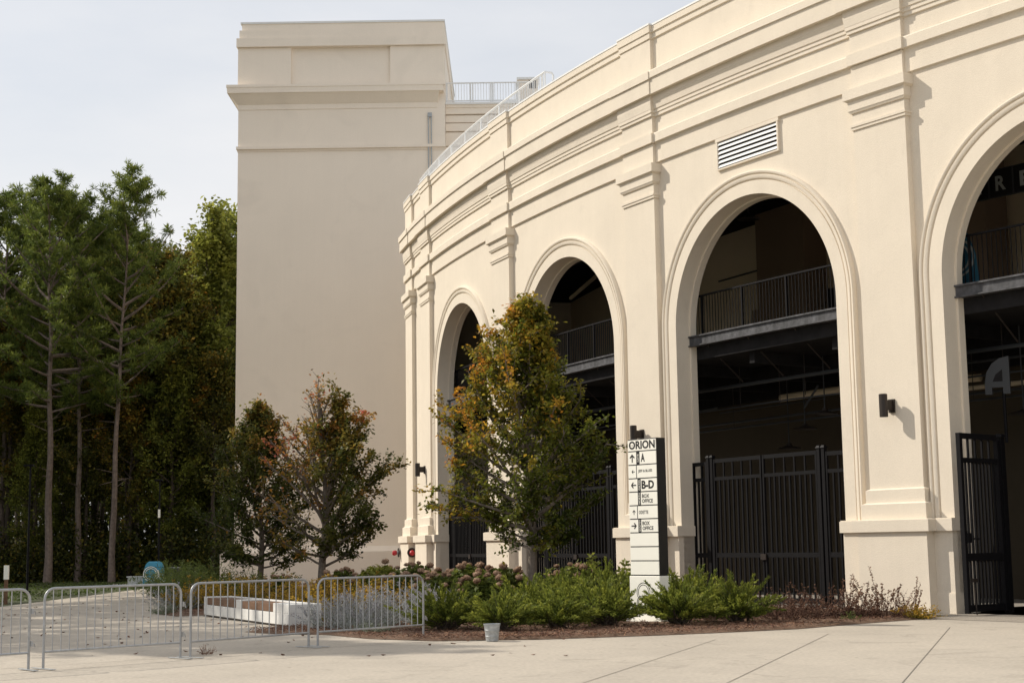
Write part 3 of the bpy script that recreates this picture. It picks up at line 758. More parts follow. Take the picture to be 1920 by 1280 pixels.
def gpos(u, Y):      # lateral position on the ground seen at image column u and depth Y
    return (u-960)/F*Y*1.003+.0
PG = 'pine trees in the wood'
pines = []
spec = [(95, 80, 21.4, 'tallest pine, its feathery top highest above the wood'),
        (8, 86, 22.2, 'dark pine at the left edge of the photo'),
        (150, 82, 21.0, 'pine with a slim pale trunk just right of the tallest pine'),
        (215, 92, 21.8, 'dark topped pine midway between the tallest pine and the tower'),
        (258, 97, 22.2, 'pine crown rising just left of the sky gap'),
        (304, 105, 21.8, 'small dark pine top beside the lighter trees near the tower'),
        (48, 92, 23.2, 'full crowned pine between the left edge pine and the tallest pine'), (185, 97, 22.6, 'full crowned pine filling the canopy right of the slim trunked pine'),
        (70, 88, 20.6, 'pine half hidden behind the tallest pine, its crown lower'), (122, 91, 21.6, 'pine crown filling in between the tallest pine and the next'), (238, 95, 20.8, 'pine crown low on the shoulder of the wood before the sky gap')]
protos = []
for i, (u, Y, Ht, lab) in enumerate(spec):
    if i < 3:
        r = thing('pine_tree', lab, 'tree', (gpos(u, Y), Y, 0), 0, PG)
        pine(100+i*7, r, 23.5, .24 if i == 0 else .2, (.42, .46, .42)[i], (6.0, 5.4, 5.2)[i], 980 if i == 0 else 860); protos.append(r)
        r.scale = (Ht/23.5,)*3
    else:
        copy_thing(protos[1+i % 2], (gpos(u, Y), Y, 0), i*1.7, Ht/23.5, lab, PG)
# broadleaf protos
dec = []
def wenv(f, az): return (1.6+1.9*min(1, f/.3))*(1-.55*max(0, f-.3)/.7)*(1+.2*math.sin(az*3))
dspec = [(-17.3, 86, 21.0, .62, 'light yellow green broadleaf tree touching the tower edge'),
         (-19.6, 84, 18.5, .62, 'green broadleaf tree under the sky gap near the tower'),
         (-28.2, 88, 16.0, .80, 'orange tinged broadleaf tree low at the left edge')]
for i, (X, Y, Ht, tb_, lab) in enumerate(dspec):
    r = thing('broadleaf_tree', lab, 'tree', (X, Y, 0), 0, 'broadleaf trees in the wood')
    crown_tree('d', 200+i, 17.0, .19, (3.2, 6.5, 4.5)[i], wenv, 34, (.25, 1.1), 15000, .25, lambda C, f, r_, tb_=tb_: tb_*.55+.38*tb_*np.clip(f, 0, 1.1)+.0*r_, M['leaf_wood'] if i != 0 else M['leaf_yellow'], M['darkbark'], r, .34, 7)
    r.scale = (Ht/17,)*3; dec.append(r)
rw = random.Random(77)
same = 'green broadleaf tree among many alike in the dark wood left of the tower'
k = 0
for (Y, us, hh) in ((83, (60, 175, 255, 335, 400), (8.5, 13)), (86, (30, 130, 215, 290, 360, 420), (12, 16.5)), (91, (60, 170, 250, 330, 395), (15, 19.5)), (96, (0, 110, 200, 290, 350, 430), (17, 20.5)), (106, (40, 150, 235, 320, 410), (18.5, 22))):
    for u in us:
        uu = u+rw.uniform(-14, 14); h_ = rw.uniform(*hh)
        if 270 < uu < 350: h_ = min(h_, 17.2+(Y-80)*.15)
        src = dec[k % 3] if rw.random() < .6 else dec[1]
        copy_thing(src, (gpos(uu, Y), Y, 0), rw.uniform(0, 6.28), h_/17, same, 'broadleaf trees in the wood'); k += 1
for (u, Y, s_, rz_, lab) in ((352, 93, 1.16, 1.0, 'yellow green broadleaf tree at the low point of the skyline near the tower'), (388, 89, 1.19, 2.6, 'yellow green broadleaf tree second from the tower edge'), (425, 95, 1.34, 4.0, 'tall yellow green broadleaf tree whose top is highest beside the tower')):
    copy_thing(dec[0], (gpos(u, Y), Y, 0), rz_, s_, lab, 'broadleaf trees in the wood')
# slimmer trunks at the woodland edge
for (u, Y, lab) in ((214, 80.5, 'slim dark trunked pine rising through the middle of the wood'),):
    copy_thing(protos[2], (gpos(u, Y), Y, 0), u*.1, .93, lab, PG)
# trees left of the frame that shade the walkway
for i, (X, Y, s_) in enumerate(((-27, 62, .9), (-24.5, 56, .8), (-28, 50, .95), (-25, 44.5, .85), (-31, 46, 1.0), (-23, 37.5, .8), (-26, 34, .85), (-30, 54, 1.0), (-30, 37, .9), (-21.5, 31.5, .72), (-27, 47, .85), (-22.5, 52, .7))):
    copy_thing(protos[i % 3], (X, Y, 0), i*1.3, s_, 'pine left of the frame that throws long shadows over the walkway', 'pines outside the frame beside the walkway')

for i, (X, Y, s_) in enumerate(((-33, 43, 1.1), (-33, 77, 1.2), (-36, 84, 1.35), (-34, 90, 1.3), (-41, 88, 1.4), (-39, 78, 1.35), (-45, 84, 1.4))):  # unseen trees added to keep the sun off the wood edge and walkway
    copy_thing(dec[1], (X, Y, 0), i*1.1, s_, 'unseen broadleaf tree added left of the frame to shade the wood and walkway', 'broadleaf trees added outside the frame for shade')
def mass(name, n, xr, yr, zr, size, tint0, m, seed, lab, cat):
    rg = np.random.default_rng(seed)
    C = np.stack([rg.uniform(*xr, n), rg.uniform(*yr, n), zr[0]+(zr[1]-zr[0])*rg.random(n)**1.1], 1)
    hgt = .55+.45*np.sin(C[:, 0]*.9+seed)*np.sin(C[:, 1]*.6+1.3)*.8+.25*np.sin(C[:, 0]*2.3)
    C[:, 2] = zr[0]+(C[:, 2]-zr[0])*np.clip(hgt+.25, .3, 1.15)
    A, B = rand_axes(rg, n, .4); tint = np.clip(tint0+.2*rg.normal(size=n), 0, 1)
    o = leaf_mesh(name, C, A, B, size*rg.uniform(.6, 1.3, n), size*.6, tint, .7+.5*rg.random(n), m)
    return tag(o, lab, cat, kind='stuff')
mass('distant_wood', 60000, (-75, -6), (112, 124), (0, 17), .55, .2, M['leaf_wood'], 3, 'dark mass of far woodland behind the nearer trees', 'woodland')
mass('undergrowth', 50000, (-38, -15.5), (81, 91), (0, 3.4), .22, .3, M['leaf_wood'], 4, 'low dark undergrowth along the foot of the wood', 'undergrowth')
mass('roadside_grass', 14000, (-40, -16.3), (46, 79), (0, .10), .12, .45, M['grassy'], 6, 'short green grass between walkway and wood', 'grass')

# ---- junipers
def juniper(seed, root, hgt=.95, rad=.95, n_sp=120):
    rg = np.random.default_rng(seed); rn = random.Random(seed); st = MB(); Cs = []; As = []; Ts = []
    for i in range(n_sp):
        az = rn.uniform(0, 2*PI); el = rn.uniform(.55, 1.45) if i > n_sp*.35 else rn.uniform(.42, .85)
        ln = math.hypot(rad*1.08*math.cos(el), hgt*math.sin(el))*(rn.uniform(.55, .95) if i % 5 else rn.uniform(.95, 1.18)); sv = rn.uniform(-.22, .25)
        d = Vector((math.cos(az)*math.cos(el), math.sin(az)*math.cos(el), math.sin(el))); p = Vector((rn.gauss(0, .08), rn.gauss(0, .08), .05)); path = [p.copy()]
        for k in range(6):
            d = (d+Vector((rn.uniform(-.1, .1), rn.uniform(-.1, .1), -.07+rn.uniform(-.06, .06)))).normalized(); p = p+d*ln/6; path.append(p.copy())
        if i % 2 == 0: st.tube(path, [.012*(1-.8*k/6) for k in range(7)], 4, cap=False)
        m = 115
        for j in range(m):
            t = .40+.60*rn.random()**.8; k = min(5, int(t*6)); q = path[k].lerp(path[k+1], t*6-k)
            dd = (path[k+1]-path[k]).normalized()
            side = Vector((rn.gauss(0, 1), rn.gauss(0, 1), rn.gauss(0, 1))).normalized()
            w_ = .13*(1.08-t)+.018
            c = q+side*w_*rn.random(); c.z = max(.02, c.z)
            a = (dd*.9+side*.55+Vector((0, 0, .12))).normalized()
            Cs.append(tuple(c)); As.append(tuple(a)); Ts.append(.10+.62*t*rn.random()+.3*t*t+sv)
    C = np.array(Cs); A = np.array(As); n = len(C); B = unit(np.cross(A, rg.normal(size=(n, 3))))
    st.build('branches', M['darkbark'], root, local=True)
    leaf_mesh('foliage', C, A, B, rg.uniform(.045, .085, n), .021, np.clip(Ts, 0, 1), .65+.6*rg.random(n), M['juniper'], root)
JL = [(-1.30, 28.7, 1.0, 'spreading green juniper behind the right end of the last barrier'),
      (-.25, 28.1, .9, 'spreading green juniper directly behind the tin bucket'),
      (.78, 28.6, .95, 'spreading green juniper at the foot of the big autumn tree, front row'),
      (1.72, 29.3, 1.0, 'spreading green juniper brushing the left side of the directory sign'),
      (3.15, 29.3, 1.05, 'spreading green juniper brushing the right side of the directory sign'),
      (4.30, 29.9, 1.05, 'rightmost spreading green juniper, before the closed gate'),
      (.28, 30.6, 1.05, 'juniper in the second row, left of the big tree trunk'),
      (1.25, 31.4, 1.15, 'juniper in the second row, right of the big tree trunk'),
      (2.1, 32.6, 1.3, 'tall juniper in the back row just left of the directory sign'),
      (3.75, 31.9, 1.15, 'juniper in the back row just right of the directory sign'),
      (.9, 34.0, 1.15, 'juniper in the back row behind the big tree trunk')]
JG = 'spreading junipers in the front of the bed'; jp = []
for i, (X, Y, s_, lab) in enumerate(JL):
    if i < 3:
        r = thing('juniper_shrub', lab, 'shrub', (X, Y, .02), 0, JG); juniper(300+i, r, (.80, .74, .84)[i], (1.12, 1.05, 1.0)[i]); r.scale = (s_,)*3; jp.append(r)
    else: copy_thing(jp[i % 3], (X, Y, .02), i*2.1, s_, lab, JG)

# ---- hydrangeas with dried flower heads
def hydrangea(seed, root, hgt=.95, rad=.65, heads=12, lime=False):
    rg = np.random.default_rng(seed); n = 2100
    v = unit(rg.normal(size=(n, 3))); v[:, 2] = np.abs(v[:, 2]); rr_ = rg.uniform(.45, 1.0, n)**.5
    C = v*rr_[:, None]*np.array([rad*1.05, rad*1.05, hgt*.97]); C[:, 2] = np.maximum(C[:, 2], .05)
    A, B = rand_axes(rg, n, .7)
    leaf_mesh('foliage', C, A, B, rg.uniform(.10, .17, n), rg.uniform(.07, .11, n), np.clip((.72 if lime else .35)+.35*(C[:, 2]/hgt-.6)+.15*rg.normal(size=n), 0, 1), .7+.5*rg.random(n), M['hyd_leaf'], root)
    st = MB(); rn = random.Random(seed)
    tops = []
    for i in range(heads):
        az = i*2.4; rr = rad*math.sqrt((i+.5)/heads)*.98; z = hgt*(1.02-.45*(rr/rad)**2)+rn.uniform(-.04, .06)
        p = Vector((rr*math.cos(az), rr*math.sin(az), z)); tops.append(p); st.tube([(p.x*.2, p.y*.2, 0), tuple(p*.6), tuple(p)], .006, 4, cap=False)
    st.build('stems', M['stemred'], root, local=True)
    ref = None
    for i, p in enumerate(tops):
        if lime and i % 3: continue
        if ref is None:
            m = 420; u = unit(rg.normal(size=(m, 3))); r_ = .105*(1+.12*np.sin(u[:, 0]*9)*np.sin(u[:, 1]*8))
            Cc = u*(r_*rg.uniform(.78, 1.18, m))[:, None]*np.array([1, 1, .78]); Bb = unit(np.cross(u, rg.normal(size=(m, 3)))); Aa = np.cross(u, Bb)
            Aa = unit(Aa+u*rg.uniform(-.9, .9, (m, 1)))
            ref = leaf_mesh('flower_head', Cc, Aa, Bb, .040, .036, np.clip(.45+.4*u[:, 2]+.2*rg.normal(size=m), 0, 1), .75+.5*rg.random(m), M['hyd_head'], root); o = ref
            cm = MB(); cm.lathe([(0, -.075), (.05, -.05), (.07, 0), (.05, .05), (0, .06)], (0, 0), 10)
            core = cm.build('flower_core', M['stemred'], ref, local=True, smooth=True)
        else:
            o = ref.copy(); COL.objects.link(o); o.parent = root
            c2 = core.copy(); COL.objects.link(c2); c2.parent = o
        o.location = p; s_ = rn.uniform(.45, .85); o.scale = (s_, s_*rn.uniform(.85, 1.15), s_*rn.uniform(.75, 1.0)); o.rotation_euler = (rn.uniform(-.4, .4), rn.uniform(-.4, .4), rn.uniform(0, 6))
HG = 'hydrangeas with dried brown flower heads'
HL = [(-4.9, 43.0, 1.0, False, 'hydrangea with dusty brown heads right of the reddish tree trunk'),
      (-6.6, 42.5, .85, False, 'hydrangea with brown heads at the foot of the reddish tree'),
      (-3.75, 42.0, 1.15, True, 'lime green leafy hydrangea below the red fire inlets'),
      (-2.7, 40.5, 1.15, False, 'hydrangea with tan heads right below the tower side pilaster'),
      (-2.0, 38.5, 1.0, False, 'hydrangea with brown heads left of the big tree, behind the barrier end'),
      (-1.1, 37.8, 1.15, False, 'hydrangea with large brown heads before the arch nearest the tower'),
      (-.35, 36.8, 1.1, False, 'hydrangea full of brown heads just left of the big tree trunk'),
      (-1.75, 35.2, .95, False, 'low hydrangea with brown heads beside the last barrier, front row'),
      (-.75, 34.6, .95, False, 'low hydrangea with brown heads in front of the pier pedestal'),
      (1.35, 36.8, 1.1, False, 'hydrangea with pinkish brown heads right of the big tree trunk'),
      (-2.75, 36.6, .95, False, 'hydrangea with brown heads above the grey sage, behind the barrier')]
hp = {}
for i, (X, Y, s_, lime, lab) in enumerate(HL):
    if lime or i < 2:
        r = thing('hydrangea_shrub', lab, 'shrub', (X, Y, .02), 0, HG); hydrangea(400+i, r, 1.0, .74, 13, lime); r.scale = (s_,)*3; hp[i] = r
    else: copy_thing(hp[i % 2], (X, Y, .02), i*1.9, s_, lab, HG)

# ---- mixed perennials
def tuft(seed, n_st, hgt, rad, per, size, wd, m, root, tint=(.2, .7), spread=.5, stem=None, up=.8, topbias=1.0):
    rg = np.random.default_rng(seed); rn = random.Random(seed); st = MB(); C = []; A = []; Tn = []
    for i in range(n_st):
        az = rn.uniform(0, 2*PI); rr = rad*math.sqrt(rn.random())*.55; p = Vector((rr*math.cos(az), rr*math.sin(az), 0)); el = rn.uniform(1.0-spread, 1.5)
        d = Vector((math.cos(az)*math.cos(el), math.sin(az)*math.cos(el), math.sin(el))); h_ = hgt*rn.uniform(.6, 1.1); path = [p.copy()]
        for k in range(5):
            d = (d+Vector((rn.uniform(-.1, .1), rn.uniform(-.1, .1), -.03))).normalized(); p = p+d*h_/5; path.append(p.copy())
        if stem: st.tube(path, [.007, .006, .005, .004, .003, .002], 4, cap=False)
        for j in range(per):
            t = rn.random()**(1/topbias); k = min(4, int(t*5)); q = path[k].lerp(path[k+1], t*5-k)
            s_ = Vector((rn.gauss(0, 1), rn.gauss(0, 1), rn.gauss(up, .6))).normalized(); C.append(tuple(q+s_*size*.5)); A.append(tuple(s_)); Tn.append(tint[0]+(tint[1]-tint[0])*t)
    C = np.array(C); A = np.array(A); n = len(C); C[:, 2] = np.maximum(C[:, 2], .01)
    if stem: st.build('stems', stem, root, local=True)
    leaf_mesh('foliage', C, A, unit(np.cross(A, rg.normal(size=(n, 3)))), size*rg.uniform(.7, 1.3, n), wd, np.clip(np.array(Tn)+.12*rg.normal(size=n), 0, 1), .65+.6*rg.random(n), m, root)
def family(nm, cat, grp, spots, make):
    src = None
    for i, (X, Y, s_, lab) in enumerate(spots):
        if src is None: src = thing(nm, lab, cat, (X, Y, .02), 0, grp); make(src); src.scale = (s_,)*3
        else: copy_thing(src, (X, Y, .02), i*2.3, s_, lab, grp)
family('amber_shrub', 'shrub', 'amber and green leafy shrubs behind the bench', [
    (-3.75, 33.6, 1.05, 'brightest amber shrub, just right of the white bench end'), (-3.0, 34.6, 1.0, 'amber shrub behind the grey sage'),
    (-4.5, 36.0, 1.0, 'amber green shrub behind the near end of the bench'), (-5.2, 37.6, 1.0, 'amber green shrub behind the middle of the bench, near the reddish tree'),
    (-6.2, 38.9, 1.05, 'amber green shrub behind the middle of the bench, near the small green tree'), (-7.4, 40.0, 1.0, 'amber green shrub behind the far end of the bench'),
    (-8.6, 41.0, .95, 'rusty green shrub left of the far bench end'), (-3.7, 36.6, 1.05, 'tall amber shrub in front of the brown hydrangeas')],
    lambda r: tuft(501, 60, .95, .95, 46, .075, .028, M['amber'], r, (.15, .75), .5, M['stemred'], .4))
family('amber_shrub', 'shrub', 'dark green shrubs before the tower plinth', [
    (-7.9, 44.5, 1.05, 'dark green shrub before the tower plinth beside the small green tree'), (-6.9, 43.5, 1.1, 'dark green shrub before the tower plinth between the two small trees'),
    (-9.2, 46.0, 1.1, 'dark green shrub before the left corner of the tower plinth')],
    lambda r: tuft(511, 55, .85, 1.0, 42, .085, .035, M['hyd_leaf'], r, (.1, .55), .5, M['stemred'], .4))
family('ornamental_grass', 'grass', 'bright green feathery grasses by the walkway', [
    (-10.4, 47.5, 1.15, 'bright green feathery clump beside the walkway, nearest'), (-11.3, 50.5, 1.2, 'bright green feathery clump right of the blue utility box'), (-9.6, 49.2, 1.25, 'bright green feathery clump against the tower plinth corner'), (-12.3, 55, 1.2, 'farthest bright green feathery clump by the walkway')],
    lambda r: tuft(521, 70, 1.0, .9, 34, .16, .02, M['grassy'], r, (.2, .9), .6, None, .6))
family('sage_clump', 'plant', 'grey lilac sage clumps behind the barrier', [
    (-3.6, 30.2, 1.0, 'grey lilac sage clump nearest the bench end'), (-2.9, 30.6, 1.1, 'grey lilac sage clump in the middle behind the last barrier'), (-2.2, 31.2, 1.2, 'pale tall sage clump touching the first juniper'),
    (-3.3, 31.8, 1.05, 'sage clump behind the others, below the amber shrub'), (-1.9, 32.6, 1.15, 'sage clump below the low brown hydrangea'), (-3.0, 29.0, .7, 'small sage clump at the mulch edge'), (-9.0, 40.6, 1.0, 'grey sage clump at the walkway edge left of the bench')],
    lambda r: tuft(531, 75, .72, .75, 30, .05, .016, M['sage'], r, (.2, 1.0), .6, M['letter_pale'], .5, 1.4))
family('low_green_plant', 'plant', 'low pale green ground plants by the mulch', [
    (-2.6, 28.3, .8, 'low pale green plant at the mulch edge below the sage'), (-8.9, 38.6, .9, 'dry low plant at the left tip of the planting bed')],
    lambda r: tuft(541, 40, .35, .6, 26, .06, .02, M['sage'], r, (.0, .4), .8, None, .4))
family('leafy_shrub', 'shrub', 'upright green leafy plants behind the junipers', [
    (2.05, 37.2, 1.2, 'upright green plant with a tall shoot before the gate behind the big tree'), (2.7, 36.2, 1.05, 'upright green plant left of the sign near the pier'), (1.5, 38.4, 1.0, 'upright green plant right of the big tree trunk'), (3.9, 34.6, .8, 'dark green plant at the foot of the pier right of the sign')],
    lambda r: tuft(551, 30, 1.15, .75, 46, .12, .06, M['hyd_leaf'], r, (.25, .65), .45, M['stemred'], .3))
family('dead_perennial', 'plant', 'dead brown perennials at the foot of the right pier', [
    (5.3, 30.6, .72, 'leftmost low dead brown plant, right of the last juniper'), (6.0, 31.0, .8, 'dead brown plant before the right leaf of the closed gate'), (6.55, 31.5, 1.05, 'tall dead brown plant before the right edge of the closed gate'),
    (7.0, 31.2, .75, 'dark low dead plant left of the pier corner'), (5.7, 32.0, .95, 'dead brown plant close to the closed gate'), (7.55, 31.2, .8, 'dark crumpled dead plant before the pier face')],
    lambda r: tuft(561, 42, .85, .85, 26, .055, .03, M['dead'], r, (.0, .9), .55, M['stemred'], .0, .7))
family('seed_head_plant', 'plant', 'dry stalks with seed heads against the right pier', [
    (7.0, 31.6, 1.0, 'dry stalks with seed heads at the left of the pier face'), (7.6, 31.7, 1.2, 'tallest dry stalks with seed heads in front of the pier'), (8.05, 31.6, .95, 'dry stalks with seed heads leaning right near the pier corner')],
    lambda r: tuft(571, 12, .82, .45, 46, .034, .026, M['dead'], r, (.3, 1.0), .35, M['stemred'], .2, 2.6))
family('low_flowering_shrub', 'shrub', None, [(8.12, 31.05, 1.0, 'small yellow green shrub with orange touches at the pier corner')],
    lambda r: tuft(581, 50, .34, .45, 30, .05, .025, M['amber'], r, (.25, .8), .8, None, .4))
family('low_flowering_shrub', 'shrub', None, [(6.6, 30.2, .6, 'tiny green sprout among the dead brown plants')],
    lambda r: tuft(582, 20, .34, .35, 20, .06, .02, M['grassy'], r, (.2, .8), .6, None, .4))
for ob_ in bpy.data.objects:
    if ob_.get('group') is None and 'group' in ob_: del ob_['group']

family('dry_twigs', 'twigs', None, [(-4.75, 23.5, .5, 'small bundle of dry twigs blown against the pavement by the barrier foot')],
    lambda r: tuft(591, 26, .30, .3, 12, .05, .01, M['dead'], r, (.2, 1.0), 1.0, M['stemred'], .3))
for ob_ in bpy.data.objects:
    if ob_.get('group') is None and 'group' in ob_: del ob_['group']
# fallen leaves and mulch straw
rg = np.random.default_rng(9)
n = 520; C = np.stack([rg.uniform(-15, 1, n), rg.uniform(22, 60, n), np.full(n, .022)], 1)
A = unit(np.stack([rg.normal(size=n), rg.normal(size=n), .15*rg.normal(size=n)], 1)); B = unit(np.cross(A, np.array([0, 0, 1.0])+.3*rg.normal(size=(n, 3))))
tag(leaf_mesh('fallen_leaves', C, A, B, .09, .06, rg.random(n), .7+.6*rg.random(n), M['litter']), 'brown fallen leaves scattered over the walkway', 'leaves', kind='stuff')
n = 60; C = np.stack([rg.uniform(-6, 9, n), rg.uniform(17, 30, n), np.full(n, .02)], 1)
A = unit(np.stack([rg.normal(size=n), rg.normal(size=n), .1*rg.normal(size=n)], 1)); B = unit(np.cross(A, np.array([0, 0, 1.0])))
from mathutils.geometry import interpolate_bezier
def inside(x, y, P):
    c = False; j = len(P)-1
    for i in range(len(P)):
        if (P[i][1] > y) != (P[j][1] > y) and x < (P[j][0]-P[i][0])*(y-P[i][1])/(P[j][1]-P[i][1])+P[i][0]: c = not c
        j = i
    return c
PB = bed_front+bed_back
pts = []
while len(pts) < 26000:
    x, y = rg.uniform(-10, 9), 26+rg.random()**2.0*16
    if inside(x, y, PB): pts.append((x+rg.normal()*.05, y+rg.normal()*.05, .05+.05*rg.random()))
C = np.array(pts); n = len(C)
A = unit(np.stack([rg.normal(size=n), rg.normal(size=n), .35*rg.normal(size=n)], 1)); B = unit(np.cross(A, np.array([0, 0, 1.0])+.4*rg.normal(size=(n, 3))))
tag(leaf_mesh('pine_straw', C, A, B, .13*rg.uniform(.5, 1.3, n), .014, np.clip(rg.random(n)*1.1, 0, 1), .7+1.0*rg.random(n), M['dead']), 'loose reddish pine straw covering the planting bed', 'mulch', kind='stuff')

# ------------------------------------------------------------------ crowd barriers
BLn = 2.30; BG = 'crowd barriers linked in a row'
def barrier(root):
    fr_ = MB(); H = 1.10; r = .15; x0, x1 = .04, BLn-.04
    pth = [(x0, 0, .02), (x0, 0, H-r)]+[(x0+r-r*math.cos(q), 0, H-r+r*math.sin(q)) for q in np.linspace(0, PI/2, 7)[1:]]
    pth += [(x1-r+r*math.sin(q), 0, H-r+r*math.cos(q)) for q in np.linspace(0, PI/2, 7)]+[(x1, 0, .02)]
    fr_.tube(pth, .0185, 10); fr_.build('frame', M['galv'], root, local=True, smooth=True)
    MB().tube([(x0, 0, .24), (x1, 0, .24)], .016, 8).build('bottom_rail', M['galv'], root, local=True, smooth=True)
    b = MB()
    for i in range(1, 17):
        x = x0+(x1-x0)*i/17; b.tube([(x, 0, .24), (x, 0, H-.005)], .008, 6)
    b.build('bars', M['galv'], root, local=True)
    for x in (x0, x1):
        f_ = MB(); f_.box(x-.025, x+.025, -.28, .28, .012, .02); f_.build('foot', M['galv_dull'], root, local=True)
    for z in (.80, .36):
        h_ = MB(); h_.tube([(x1+.02, 0, z), (x1+.075, 0, z), (x1+.085, 0, z-.05)], .009, 6); h_.box(x1+.015, x1+.05, -.02, .02, z-.035, z+.035); h_.build('hook', M['galv'], root, local=True)
bspec = [((-8.35, 19.45), (-6.64, 20.98), 'galvanised crowd barrier cut by the left edge of the photo'), ((-6.54, 21.07), (-4.97, 22.81), 'galvanised crowd barrier in front of the blue utility box'),
         ((-4.91, 22.91), (-3.35, 24.93), 'galvanised crowd barrier in front of the white bench'), ((-3.28, 25.04), (-1.60, 26.91), 'rightmost galvanised crowd barrier, touching the first juniper')]
bp_ = None
for (a, b, lab) in bspec:
    a, b = Vector(a), Vector(b); rz = math.atan2(b.y-a.y, b.x-a.x); s_ = (b-a).length/BLn
    if bp_ is None: bp_ = thing('crowd_barrier', lab, 'barrier', (a.x, a.y, .006), rz, BG); barrier(bp_); c = bp_
    else:
        c = copy_thing(bp_, (a.x, a.y, .006), rz, 1.0, lab, BG)
    c.scale = (s_, 1, 1)

# ------------------------------------------------------------------ bench
A_, B_ = Vector((-7.62, 37.2)), Vector((-4.62, 31.05)); d = B_-A_; Lb = d.length
be = thing('bench', 'long low white concrete bench with inset brown wood seats', 'bench', (A_.x, A_.y, 0), math.atan2(d.y, d.x))
# local x toward the near end, local y toward the planting (away from the walkway)
mb = MB(); mb.box(.02, Lb-.02, .06, .66, .02, .05); mb.build('foot', M['bronze'], be, local=True)
mb = MB(); mb.box(0, Lb, .02, .70, .05, .29); mb.build('body', M['white_conc'], be, local=True, bevel=.012)
mb = MB(); mb.box(0, Lb, .56, .70, .29, .48); mb.build('back_rim', M['white_conc'], be, local=True, bevel=.008)
for (a, c) in ((0, .28), (2.85, 3.25), (Lb-1.15, Lb)): MB().box(a, c, .021, .56, .288, .48).build('end_block', M['white_conc'], be, local=True, bevel=.01)
for (a, c) in ((.285, 2.845), (3.255, Lb-1.155)):
    mb = MB()
    for j in range(5): mb.box(a, c, .03+j*.105, .03+j*.105+.09, .345 if j else .30, .455)
    mb.build('seat', M['wood'], be, local=True)

# ------------------------------------------------------------------ bucket
bk = thing('bucket', 'small galvanised tin bucket on the mulch edge', 'bucket', (-.41, 25.85, .012))
mb = MB(); mb.lathe([(0, .006), (.098, .006), (.102, 0), (.106, .02), (.112, .08), (.117, .085), (.113, .09), (.124, .18), (.129, .185), (.125, .19), (.139, .275), (.146, .28), (.146, .287), (.138, .285), (.122, .18), (.10, .02), (0, .02)], (0, 0), 28)
mb.build('pail', M['galv_dull'], bk, local=True, smooth=True)
mb = MB(); mb.tube([(.142*math.cos(q), .142*math.sin(q)*.6-.06, .262-.0*q) for q in np.linspace(-.1, PI+.1, 14)], .004, 5); mb.build('handle', M['galv_dull'], bk, local=True)

# ------------------------------------------------------------------ directory sign
SA, SB = Vector((2.35, 30.84)), Vector((2.86, 30.23)); d = SB-SA; SW = d.length
sg = thing('directory_sign', 'tall white directory sign with black side and arrow rows, before the pier', 'sign', (SA.x, SA.y, .02), math.atan2(d.y, d.x))
# local: x right along the face, y away from the viewer, face at y=0
SD = .26
mb = MB(); mb.frus(-.10, SW+.10, -.10, SD+.14, .03, -.03, SW+.03, -.03, SD+.03, .30); mb.frus(-.03, SW+.03, -.03, SD+.03, .30, -.03, SW+.03, -.03, SD+.03, .94)
mb.build('base', M['sign_white'], sg, local=True, bevel=.01)
mb = MB(); mb.box(-.01, SW, .004, SD, .94, 3.69); mb.build('cabinet', M['ink'], sg, local=True, bevel=.004)
rows = [3.68, 3.44, 3.165, 2.89, 2.62, 2.345, 2.075, 1.80, 1.52, 1.24, .955]
PW = SW-.0
for i in range(10):
    MB().box(-.005, SW-.002, -.012, .003, rows[i+1]+.011, rows[i]-.011).build('panel', M['sign_white'], sg, local=True)
def letters(txt, x0, x1, z0, z1, y=-.0135, m='ink', bold=.02, rot=False, parent=None, name='lettering'):
    cu = bpy.data.curves.new('t', 'FONT'); cu.body = txt; cu.size = 1; cu.offset = bold; cu.resolution_u = 3
    ob = bpy.data.objects.new('t', cu); COL.objects.link(ob)
    dg = bpy.context.evaluated_depsgraph_get(); me = bpy.data.meshes.new_from_object(ob.evaluated_get(dg))
    vs = [v.co.copy() for v in me.vertices]; fs = [tuple(p.vertices) for p in me.polygons]
    bpy.data.objects.remove(ob); bpy.data.curves.remove(cu); bpy.data.meshes.remove(me)
    if rot: vs = [Vector((-v.y, v.x, 0)) for v in vs]
    ax, bx_ = min(v.x for v in vs), max(v.x for v in vs); ay, by = min(v.y for v in vs), max(v.y for v in vs)
    out_ = [(x0+(v.x-ax)/(bx_-ax)*(x1-x0), y, z0+(v.y-ay)/(by-ay)*(z1-z0)) for v in vs]
    mb = MB(); mb.add(out_, fs); return mb.build(name, M[m], parent or sg, local=True)
def arrow(cx, cz, s, dr_):
    mb = MB(); a = {'u': 0, 'l': PI/2, 'd': PI, 'r': -PI/2}[dr_]
    R2 = lambda x, z: (cx+(x*math.cos(a)-z*math.sin(a))*s, -.0137, cz+(x*math.sin(a)+z*math.cos(a))*s)
    k = .085
    for pl in ([(-k, -.5), (k, -.5), (k, .38), (-k, .38)], ):
        mb.add([R2(*p) for p in pl], [(0, 1, 2, 3)])
    for sx in (-1, 1):
        mb.add([(R2(*p)[0], -.0139-.0002*(sx > 0), R2(*p)[2]) for p in [(0, .5), (0, .24), (sx*.36, -.06), (sx*.42, .12)]], [(0, 1, 2, 3)])
    mb.build('arrow', M['ink'], sg, local=True)
fx = lambda u: (u-95)/262*SW
def rz_(i, f): return rows[i+1]+(rows[i]-rows[i+1])*f
letters('ORION', fx(104), fx(349), rz_(0, .17), rz_(0, .88), bold=.035)
letters('THE', fx(116), fx(146), rz_(0, .46), rz_(0, .54), y=-.0142, bold=.0)
def vbar(i, x0, x1, z0=0.0, z1=1.0): MB().box(fx(x0), fx(x1), -.0132, -.0118, rz_(i, z0)+.004, rz_(i, z1)-.004).build('divider', M['ink'], sg, local=True)
